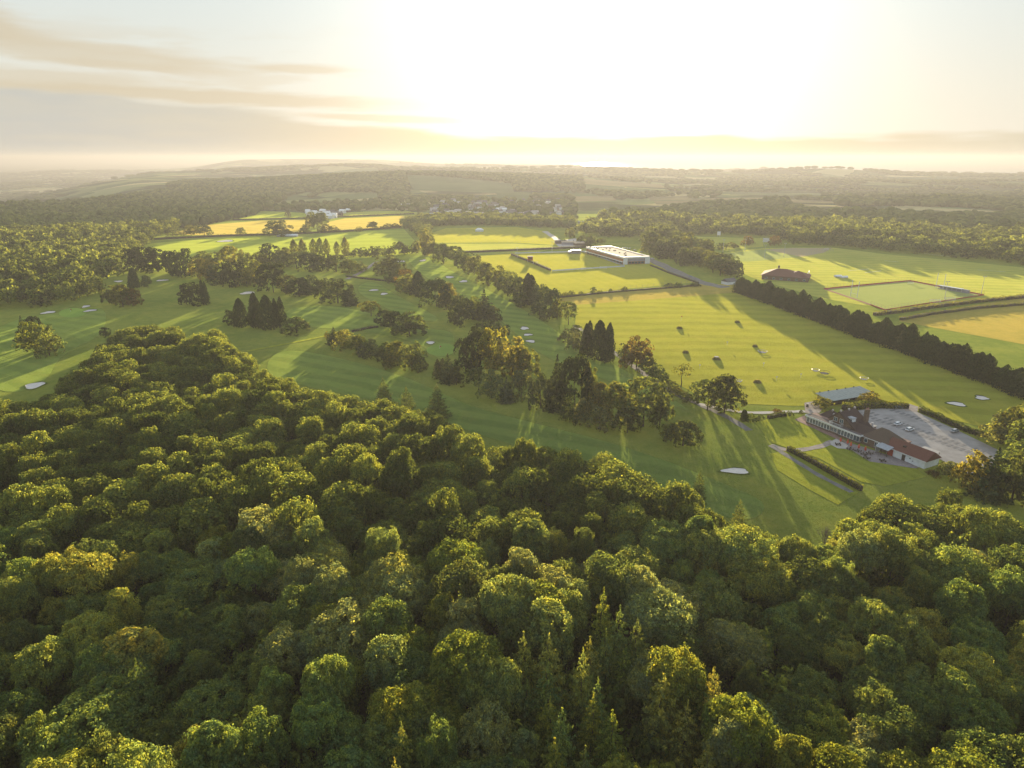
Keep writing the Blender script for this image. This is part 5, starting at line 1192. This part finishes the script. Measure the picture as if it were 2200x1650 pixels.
def car_meshes():
    b = MB()
    # body as stacked rings along the length, tapered at the ends
    st = [(-2.15, .45, .78, .78), (-2.05, .32, .86, .84), (-1.3, .28, .92, .89), (0, .28, .95, .90), (1.3, .28, .88, .89), (2.0, .32, .74, .82), (2.2, .42, .62, .72)]
    V = []
    for x, z0, z1, hw in st: V += [(x, -hw, z0), (x, -hw, z0+.35*(z1-z0)), (x, -hw*.93, z1), (x, hw*.93, z1), (x, hw, z0+.35*(z1-z0)), (x, hw, z0)]
    n = 6; fs = []
    for i in range(len(st)-1):
        for k in range(n): fs.append((i*n+k, i*n+(k+1) % n, (i+1)*n+(k+1) % n, (i+1)*n+k))
    fs += [tuple(range(n))[::-1], tuple((len(st)-1)*n+k for k in range(n))]
    b.add(V, fs); body = b
    b = MB(); V = [(-2.0, -.78, .86), (1.15, -.80, .90), (.45, -.62, 1.40), (-1.55, -.60, 1.36), (-2.0, .78, .86), (1.15, .80, .90), (.45, .62, 1.40), (-1.55, .60, 1.36)]
    b.add(V, [(0, 1, 2, 3), (7, 6, 5, 4), (1, 5, 6, 2), (4, 0, 3, 7)]); glass = b
    b = MB(); b.add([(.5, -.64, 1.40), (.5, .64, 1.40), (-1.6, .62, 1.36), (-1.6, -.62, 1.36), (.3, -.55, 1.47), (.3, .55, 1.47), (-1.4, .55, 1.44), (-1.4, -.55, 1.44)], [(0, 1, 5, 4), (1, 2, 6, 5), (2, 3, 7, 6), (3, 0, 4, 7), (4, 5, 6, 7)]); roof = b
    b = MB(); b.bar((0, -.1, 0), (0, .1, 0), .33, 12); wheel = b
    b = MB(); b.bar((0, -.115, 0), (0, .115, 0), .19, 8); rim = b
    return body, glass, roof, wheel, rim
CB = car_meshes(); CM = {}
def car(x, y, rz_, col_, label, group='cars in the club car park', z=0):
    if not CM:
        CM['g'] = CB[1].mesh('car_windows', M['glass']); CM['w'] = CB[3].mesh('tyre', M['black']); CM['r'] = CB[4].mesh('rim', M['steel']); CM['l'] = MB().box(-.03, .03, -.17, .17, -.07, .07).mesh('lamp', M['white'])
    for k_, q in (('b', 0), ('t', 2)):
        if k_+col_ not in CM:
            CM[k_+col_] = CB[q].mesh('car_'+k_+col_, PAINT[col_])
    root = empty('parked_car', (x, y, z+.1), rz_, label=label, cat='car', group=group)
    link(bpy.data.objects.new('body', CM['b'+col_]), root); link(bpy.data.objects.new('roof', CM['t'+col_]), root); link(bpy.data.objects.new('windows', CM['g']), root)
    for sx in (-1.35, 1.38):
        for sy in (-.83, .83):
            w_ = link(bpy.data.objects.new('wheel', CM['w']), root); w_.location = (sx, sy, .33); r_ = link(bpy.data.objects.new('rim', CM['r']), w_)
    for sy in (-.6, .6): l_ = link(bpy.data.objects.new('headlight', CM['l']), root); l_.location = (2.12, sy, .6)
re2 = math.atan2(e2.y, e2.x)
for u, v, c_, r_, lab in [(1929, 914, 'white', re2, 'white hatchback parked farther from the road end, left of the other white car'), (1954, 926, 'white', re2, 'white estate car parked nearer the annex than the other white car'),
                          (2051, 929, 'silver', re2+.05, 'silver-grey car parked against the hedge of the car park'), (1929, 878, 'dark', re2-.5, 'dark car parked by the car park entrance under the bushy hedge')]:
    p = G(u, v); car(p.x, p.y, r_, c_, lab, z=.25)
# golf buggy by the forecourt
p = G(1734, 875); bg_ = empty('golf_buggy', (p.x, p.y, .3), 1.2, label='tiny dark golf buggy on the forecourt path by the clubhouse', cat='golf buggy')
part(MB().prism([(-1.2, -.55), (1.2, -.45), (1.2, .45), (-1.2, .55)], .25, .7), 'body', 'black', bg_); part(MB().box(-.9, .7, -.55, .55, 1.75, 1.82), 'roof', 'paleslab', bg_); part(MB().box(-.5, .1, -.5, .5, .7, 1.2), 'seat', 'black', bg_)
b = MB()
for x_, y_ in ((-.85, -.5), (-.85, .5), (.65, -.5), (.65, .5)): b.bar((x_, y_, .7), (x_, y_, 1.75), .03, 4)
part(b, 'frame', 'steel', bg_)
for x_, y_ in ((-.8, -.55), (-.8, .55), (.8, -.5), (.8, .5)): part(MB().bar((x_, y_-.08, .22), (x_, y_+.08, .22), .22, 10), 'wheel', 'black', bg_)

# ------------------------------------------------------------------ football ground
def wallquad(b, P, z0, z1, t=.3):
    for a_, c_ in zip(P[:-1], P[1:]):
        a_ = Vector((*a_[:2], 0)); c_ = Vector((*c_[:2], 0)); n_ = (c_-a_).normalized(); n_ = Vector((-n_.y, n_.x, 0))*t/2
        b.prism([(a_+n_)[:2], (a_-n_)[:2], (c_-n_)[:2], (c_+n_)[:2]], z0, z1)
    return b
st = empty('sports_hall', (93, 867, 0), label='long flat-roofed sports hall with glowing pale roof beside the football pitch', cat='sports hall')
q = [(0, 0), (32.5, -92), (63.5, -85), (33, 10)]
def inset(q_, k):
    cx_ = sum(p[0] for p in q_)/4; cy_ = sum(p[1] for p in q_)/4; return [(cx_+(p[0]-cx_)*k, cy_+(p[1]-cy_)*k) for p in q_]
part(MB().prism(inset(q, .985), 0, 6.6), 'wall', 'orange', st)
part(MB().prism(inset(q, .97), 6.6, 7.8), 'roof', 'roofwarm', st)
b = MB(); q1 = inset(q, 1.005); q2 = inset(q, .965)
for i in range(4):
    j = (i+1) % 4; b.prism([q1[i], q1[j], q2[j], q2[i]], 6.6, 8.5)
part(b, 'parapet', 'white', st)
def onface(p0, p1, t0, t1, z0, z1, off, mat, name):
    p0 = Vector((*p0, 0)); p1 = Vector((*p1, 0)); d_ = p1-p0; n_ = Vector((d_.y, -d_.x, 0)).normalized(); a_ = p0+d_*t0; c_ = p0+d_*t1
    cen = Vector((32, -42, 0))
    if (a_-cen).dot(n_) < 0: n_ = -n_
    return part(MB().prism([(a_+n_*.02)[:2], (c_+n_*.02)[:2], (c_+n_*off)[:2], (a_+n_*off)[:2]], z0, z1), name, mat, st)
onface(q1[1], q1[2], 0.0, .16, 0, 6.5, .5, 'white', 'corner_panel'); onface(q1[1], q1[2], .18, .8, 3.2, 6.3, .4, 'greyclad', 'cladding_panel'); onface(q1[1], q1[2], .82, 1, .3, 6.5, .5, 'white', 'sign_panel')
for k in range(5): onface(q1[1], q1[2], .2+k*.12, .29+k*.12, .8, 2.7, .3, 'glass', 'window')
for k in range(12): onface(q1[0], q1[1], .04+k*.08, .1+k*.08, .6, 2.6, .3, 'glass', 'window')
onface(q1[0], q1[1], .0, 1, 2.9, 3.3, 1.8, 'white', 'canopy')
for i in range(14):
    t_, s_ = random.uniform(.1, .9), random.uniform(.2, .8)
    x_ = 32.5*t_+31*s_; y_ = -92*t_+8*s_; part(MB().box(x_-.9, x_+.9, y_-.6, y_+.6, 7.8, 8.4), 'roof_light', 'bark', st)
gs = empty('grandstand', tuple(G(1252, 545)), label='small white roofed stand at the far end of the sports hall', cat='grandstand')
part(MB().box(-14, -3, 0, 9, 0, 3.2).box(-18, -14, 2, 8, 0, 2.4), 'seating', 'greyclad', gs); part(MB().prism([(-15, -2), (-2, -2), (-2, 10), (-15, 10)], [4.6, 4.6, 3.4, 3.4], [4.9, 4.9, 3.7, 3.7]), 'roof', 'white', gs)
part(MB().bar((-14, -1.5, 0), (-14, -1.5, 4.6), .12, 5).bar((-3, -1.5, 0), (-3, -1.5, 4.6), .12, 5).bar((-8, -1.5, 0), (-8, -1.5, 4.6), .12, 5), 'supports', 'steel', gs)
# pitch barrier: rail with posts
def railing(name, L, hgt, label, mat='white', step=3.0, r=.10, panel=None, cat='railing', group=None):
    P = [G(u, v) for u, v in L]; root = empty(name, tuple(P[0]), label=label, cat=cat, group=group); o0 = P[0]; b = MB(); b2_ = MB(); 
    for a_, c_ in zip(P[:-1], P[1:]):
        a_ = a_-o0; c_ = c_-o0; b.bar(a_+Vector((0, 0, hgt)), c_+Vector((0, 0, hgt)), r, 4); n = max(1, int((c_-a_).length/step))
        if panel: wallquad(b2_, [a_, c_], .1, hgt-.1, .08)
        for i in range(n+1):
            p_ = a_.lerp(c_, i/n); b.bar(p_, p_+Vector((0, 0, hgt)), r*.8, 4)
    part(b, 'rails_and_posts', mat, root)
    if panel: part(b2_, 'boarding', panel, root)
    return root
railing('pitch_barrier', [(1186, 583), (1260, 578), (1342, 573)], 1.3, 'white boarded barrier along the near end of the football pitch', panel='render')
railing('pitch_barrier', [(1106, 545), (1180, 543), (1258, 541)], 1.3, 'white boarded barrier along the far end of the football pitch', panel='render')
railing('pitch_barrier', [(1250, 541), (1295, 556), (1340, 572)], 1.2, 'grey barrier between the pitch and the sports hall', 'steel', panel='lead')
kb = empty('gantry_box', tuple(G(1139, 563)), label='red box-shaped filming gantry at the side of the football pitch', cat='gantry')
part(MB().box(-3, 3, -2, 2, 2.2, 6.4), 'cabin', 'redpanel', kb); part(MB().box(-3.3, 3.3, -2.3, 2.3, 6.4, 6.7), 'roof', 'paleslab', kb); part(MB().box(-2.4, 2.4, -2.08, -2.02, 3.6, 5.4), 'opening', 'black', kb)
for x_, y_ in ((-2.8, -1.8), (2.8, -1.8), (-2.8, 1.8), (2.8, 1.8)): part(MB().bar((x_, y_, 0), (x_, y_, 2.2), .15, 5), 'leg', 'steel', kb)
def goal(u, v, label, w=7.3, h=2.4, d_=2.2, rz_=0.0, group='football goals'):
    root = empty('goal', tuple(G(u, v)), rz_, label=label, cat='goal', group=group)
    part(MB().bar((-w/2, 0, 0), (-w/2, 0, h), .1, 5).bar((w/2, 0, 0), (w/2, 0, h), .1, 5).bar((-w/2, 0, h), (w/2, 0, h), .1, 5).bar((-w/2, 0, h), (-w/2, d_, 0), .06, 4).bar((w/2, 0, h), (w/2, d_, 0), .06, 4), 'frame', 'white', root)
    b = MB()
    for k in range(13): x_ = -w/2+w*k/12; b.bar((x_, 0, h), (x_, d_, 0), .035, 3)
    for k in range(1, 6): b.bar((-w/2, d_*k/6, h*(1-k/6)), (w/2, d_*k/6, h*(1-k/6)), .035, 3)
    part(b, 'net', 'white', root)
goal(1151, 567, 'white goal by the red box on the football pitch', rz_=.8); goal(1296, 577, 'white portable goal standing at the near barrier', rz_=3.1); goal(1254, 579, 'small white goal left of the other one at the near barrier', 5, 2, 1.5, 3.1)
goal(2008, 650, 'left of the two pale goals stored below the ball court', 8, 2.6, 3, 3.0); goal(2040, 646, 'right of the two pale goals stored below the ball court', 8, 2.6, 3, 3.0)
goal(1956, 611, 'white goal at the far corner of the ball court', 5, 2.2, 1.4)
goal(1738, 590, 'white goal beside the brown hipped building', 8, 3.5, 2, 1.2)
goal(1775, 538, 'white goal at the right end of the far all weather pitch', 6, 3, 2)
# cars by the hall
for i, (u, v, c_, rr, lab) in enumerate([(1338, 534, 'white', 1.3, 'leftmost white car in the row behind the sports hall'), (1343, 534, 'white', 1.3, 'second white car in the row behind the sports hall'), (1348, 535, 'white', 1.3, 'third white car in the row behind the sports hall'), (1353, 535, 'white', 1.3, 'rightmost white car in the row behind the sports hall'),
      (1364, 539, 'silver', .3, 'silver car behind the middle of the sports hall'), (1378, 543, 'silver', .3, 'silver car right of the middle behind the sports hall'), (1402, 557, 'white', .2, 'white car at the corner of the sports hall'), (1483, 596, 'blue', 2.2, 'lone grey car driving on the stadium road')]):
    p = G(u, v); car(p.x, p.y, rr, c_, lab, 'cars around the sports hall', z=.25)
def mast(u, v, hgt, label, heads=2, rz_=0.0):
    root = empty('floodlight_mast', tuple(G(u, v)), rz_, label=label, cat='floodlight', group='floodlight masts of the sports fields')
    part(MB().bar((0, 0, 0), (0, 0, hgt), .26, 6, .14), 'pole', 'steel', root); ar = part(MB().bar((-1.3, 0, hgt-.1), (1.3, 0, hgt-.1), .10, 4), 'crossarm', 'steel', root)
    for k in range(heads): x_ = -1.1+2.2*k/max(1, heads-1); MB().box(x_-.4, x_+.4, -.3, .3, hgt, hgt+.55).build('lamp_head', M['steel'], ar)
for u, v, h, lab in [(1553, 543, 16, 'leftmost floodlight mast by the far all weather pitch'), (1600, 540, 15, 'second floodlight mast from the left at the far pitch'), (1642, 556, 16, 'floodlight mast on the near side of the far pitch'), (1684, 552, 16, 'rightmost floodlight mast by the far pitch'),
                     (2108, 631, 15, 'floodlight mast right of the ball court stand'), (2029, 643, 15, 'floodlight mast at the near edge of the ball court'), (1111, 554, 12, 'floodlight mast at the far left corner of the football pitch'), (1186, 540, 12, 'floodlight mast behind the football pitch'),
                     (1516, 540, 13, 'floodlight mast among the trees between the fields')]: mast(u, v, h, lab)
def posts(u0, v0, u1, v1, hgt, label):
    a_ = G(u0, v0); c_ = G(u1, v1); root = empty('rugby_posts', tuple(a_), label=label, cat='rugby posts', group='rugby posts of the ball court'); c_ = c_-a_
    part(MB().bar((0, 0, 0), (0, 0, hgt), .26, 6), 'upright', 'white', root); part(MB().bar(c_, c_+Vector((0, 0, hgt)), .26, 6), 'upright', 'white', root); part(MB().bar((0, 0, 3), c_+Vector((0, 0, 3)), .12, 5), 'crossbar', 'white', root)
posts(1827, 636, 1841, 640, 14, 'tall white rugby posts at the left end of the ball court'); posts(2010, 619, 2026, 622, 14, 'tall white rugby posts at the right end of the ball court')
def mesh_fence(L, hgt, label, mat='steel', step=5, rail=None):
    P = [G(u, v) for u, v in L]; root = empty('fence', tuple(P[0]), label=label, cat='fence', group='wire fences of the sports ground'); o0 = P[0]; b = MB(); bb = MB()
    for a_, c_ in zip(P[:-1], P[1:]):
        a_ = a_-o0; c_ = c_-o0; n = max(1, int((c_-a_).length/step))
        for i in range(n+1): p_ = a_.lerp(c_, i/n); b.bar(p_, p_+Vector((0, 0, hgt)), .07, 4)
        for z in (hgt*.5, hgt): bb.bar(a_+Vector((0, 0, z)), c_+Vector((0, 0, z)), .035, 3)
        if rail: wallquad(bb, [a_, c_], .05, .9, .06)
    part(b, 'posts', mat, root); part(bb, 'rails', rail or mat, root)
mesh_fence([(1770, 621), (1860, 612), (1955, 603.5), (2030, 618), (2114, 634.5)], 3.4, 'tall wire fence with red kick boards round the far side of the ball court', 'greyclad', 4, 'redpanel')
mesh_fence([(1870, 656), (1901, 667), (1990, 653), (2070, 641), (2114, 634.5)], 3.4, 'tall wire fence with red kick boards on the near side of the ball court', 'greyclad', 4, 'redpanel')
mesh_fence([(1012, 552), (1060, 583), (1110, 612), (1192, 635), (1330, 622), (1440, 612), (1498, 606)], 2.6, 'post and wire fence round the lower football field', 'greyclad', 6)
mesh_fence([(930, 523), (1100, 521), (1190, 518)], 1.6, 'low fence across the upper sports field', 'greyclad', 6)
mesh_fence([(1600, 560), (1700, 553), (1790, 541), (1642, 535), (1545, 546)], 3, 'wire fence round the far all weather pitch', 'greyclad', 6)
sd = empty('stand_shelter', tuple(G(2046, 626)), -.12, label='long pale glazed spectator shelter beside the ball court', cat='shelter')
p0 = G(2014, 620); p1 = G(2078, 631); d_ = p1-p0
sd.location = p0; sd.rotation_euler[2] = math.atan2(d_.y, d_.x); Lh = d_.length
part(MB().box(0, Lh*.8, 0, 3, .1, .5), 'floor', 'paleslab', sd); part(MB().box(0, Lh*.8, 2.9, 3.0, .5, 3), 'back', 'lead', sd); part(MB().box(-.3, Lh*.8+.3, -.3, 3.2, 3.0, 3.25), 'roof', 'render', sd); part(MB().box(Lh*.82, Lh, 0, 3, 0, 3), 'cabin', 'greyclad', sd)
for k in range(6): part(MB().bar((k*Lh*.16, 0, .5), (k*Lh*.16, 0, 3), .1, 5), 'post', 'white', sd)
bb_ = empty('brown_pavilion', tuple(G(1688, 604)), 0, label='large low building with red-brown hipped roof behind the windbreak', cat='building')
c0 = G(1636, 600); c1 = G(1736, 607); d_ = c1-c0; bb_.location = c0; bb_.rotation_euler[2] = math.atan2(d_.y, d_.x); Lh = d_.length
part(MB().box(0, Lh, 0, 30, 0, 4.2), 'wall', 'brick', bb_); part(gable(MB(), 0, Lh*.8, 0, 30, 4.2, 9.6, 'x', hip=14, ov=1.2), 'roof', 'redtiles', bb_); part(gable(MB(), Lh*.5, Lh, 3, 24, 4.0, 8.8, 'x', hip=12, ov=1.2), 'roof', 'redtiles', bb_)
part(MB().box(Lh*.3, Lh*.34, 14, 15.6, 10, 12.6), 'chimney', 'brick', bb_)
for k in range(6): window(bb_, 3+k*7, 5.4+k*7, 1, 2.6, 0, bars=1)
hb = empty('small_house', tuple(G(1566, 610)), .5, label='small house with pale gable at the head of the windbreak', cat='house')
part(MB().box(-6, 6, -4, 4, 0, 3), 'wall', 'render', hb); part(gable(MB(), -6, 6, -4, 4, 3, 5.6), 'roof', 'slate', hb)
for (u, v, lab) in [(1800, 595, 'left of the two round pale cricket covers on the playing field'), (1813, 597, 'right of the two round pale cricket covers on the playing field')]:
    p = G(u, v); rt = empty('pitch_cover', tuple(p), .2, label=lab, cat='pitch cover', group='pale pitch covers')
    b = MB(); n = 10; V = []
    for k, x_ in enumerate((-3.6, 3.6)): V += [(x_, 1.9*math.cos(math.pi*i/n), .5+1.6*math.sin(math.pi*i/n)) for i in range(n+1)]
    b.add(V, [(i, i+1, n+2+i, n+1+i) for i in range(n)]+[tuple(range(n+1))[::-1], tuple(range(n+1, 2*n+2))]); part(b, 'shell', 'render', rt); part(MB().box(-3.4, 3.4, -1.7, 1.7, .1, .5), 'frame', 'greyclad', rt)
for (u, v, w_, lab) in [(1608, 522, 8, 'left white sight screen beyond the far pitch'), (1645, 524, 9, 'white scoreboard beyond the far pitch'), (1544, 509, 5, 'small white screen at the far edge of the cricket field')]:
    rt = empty('screen_board', tuple(G(u, v)), 0, label=lab, cat='sight screen'); part(MB().box(-w_/2, w_/2, -.2, .2, 2.5, 8), 'panel', 'white', rt); part(MB().bar((-w_/3, 0, 0), (-w_/3, 0, 2.5), .15, 5), 'leg', 'steel', rt); part(MB().bar((w_/3, 0, 0), (w_/3, 0, 2.5), .15, 5), 'leg', 'steel', rt)
# white marquee and other small buildings of the upper fields
mq = empty('marquee', tuple(G(1030, 497)), 0, label='small white marquee on the far side of the upper sports field', cat='marquee')
part(MB().box(-6.5, 6.5, -4, 4, 0, 2.4), 'walls', 'white', mq); part(gable(MB(), -6.5, 6.5, -4, 4, 2.4, 5.4, hip=4), 'canopy', 'white', mq)
gh = empty('polytunnel', tuple(G(618, 508)), 0, label='low pale greenhouse at the far edge of the bright meadow', cat='greenhouse')
part(MB().box(-15, 15, -4, 4, 0, 2), 'walls', 'lead', gh); part(gable(MB(), -15, 15, -4, 4, 2, 3.8), 'roof', 'render', gh)
def house(u, v, w_, d__, hw, hr, rz_, wall, roof, label, group, name='house'):
    p = G(u, v); z_ = float(HT(p.x, p.y)); rt = empty(name, (p.x, p.y, z_), rz_, label=label, cat='house', group=group)
    part(MB().box(-w_/2, w_/2, -d__/2, d__/2, 0, hw), 'wall', wall, rt); rf_ = part(gable(MB(), -w_/2, w_/2, -d__/2, d__/2, hw, hr), 'roof', roof, rt)
    if w_ > 9: MB().box(w_*.3, w_*.3+.9, -.4, .5, hr-1.2, hr+1).build('chimney', M['brick'], rf_)
for i, (u, v, w_, wl, rf_, lab) in enumerate([(1205, 523, 16, 'brick', 'flatroof', 'low dark pavilion at the left of the yard above the football ground'), (1222, 525, 20, 'greyclad', 'roofwarm', 'long pavilion with sunlit flat roof above the football ground'), (1247, 527, 18, 'brick', 'roofwarm', 'low block with warm sunlit roof right of the pavilion'),
      (1258, 491, 15, 'render', 'white', 'bright white shed in the sun above the yard'), (1250, 480, 14, 'lead', 'lead', 'blue-grey building at the edge of the wood above the yard')]):
    house(u, v, w_, 9, 3.4, 4.6, random.uniform(-.2, .2), wl, rf_, lab, None, 'pavilion')
HV = []
for i, (u, v) in enumerate(sorted(ham)):
    white_ = u < 672 or i % 3 == 0
    house(u, v, rh.uniform(9, 17), rh.uniform(8, 10), rh.uniform(4, 6), rh.uniform(7.5, 9.5), rh.uniform(-.6, .6), 'render' if white_ else 'brick', 'slate' if rh.random() < .6 else 'white', f"{'white-walled' if white_ else 'brown-walled'} hamlet house, {ordinal(i)} from the left at the foot of the hill", 'houses of the hamlet')
for i, (u, v) in enumerate(vil):
    rr = rh.random(); wall_ = 'render' if rr < .7 else 'brick'; roof_ = 'slate' if rh.random() < .55 else 'paleslab'
    house(u, v, rh.uniform(9, 15), 8, rh.uniform(4.5, 6), rh.uniform(8, 9.5), rh.uniform(-.8, .8), wall_, roof_, f"{'pale' if wall_ == 'render' else 'brown'} house in the distant village, {ordinal(i)} from the village's left end", 'houses of the distant village')
for u, v, w_, lab in [(872, 446, 22, 'white barn left of the village among trees'), (1077, 455, 24, 'large white house at the lower edge of the village'), (1105, 408, 30, 'long pale farm shed on the hill above the village'), (918, 400, 28, 'pale strip of glasshouses on the hill')]:
    house(u, v, w_, 11, 6, 9, .1, 'render', 'white', lab, None, 'barn')

# ------------------------------------------------------------------ haze over everything
hz = MB().box(-23500, 23500, -1000, 26000, -240, 150)
def haze_mat():
    m, N, out = mat_new('haze_air'); pv = N.new('ShaderNodeVolumePrincipled')
    pv.inputs['Color'].default_value = (0.37, 0.365, 0.38, 1); pv.inputs['Density'].default_value = HAZE; pv.inputs['Anisotropy'].default_value = 0.36
    N.link(pv.outputs[0], out.inputs['Volume']); m.cycles.homogeneous_volume = True if hasattr(m.cycles, 'homogeneous_volume') else None; return m
HAZE = 1.55e-4
try: hm = haze_mat()
except Exception:
    hm = bpy.data.materials['haze_air']
ho = hz.build('haze', hm); tag(ho, kind='stuff', label='thin golden evening haze lying over the whole landscape')
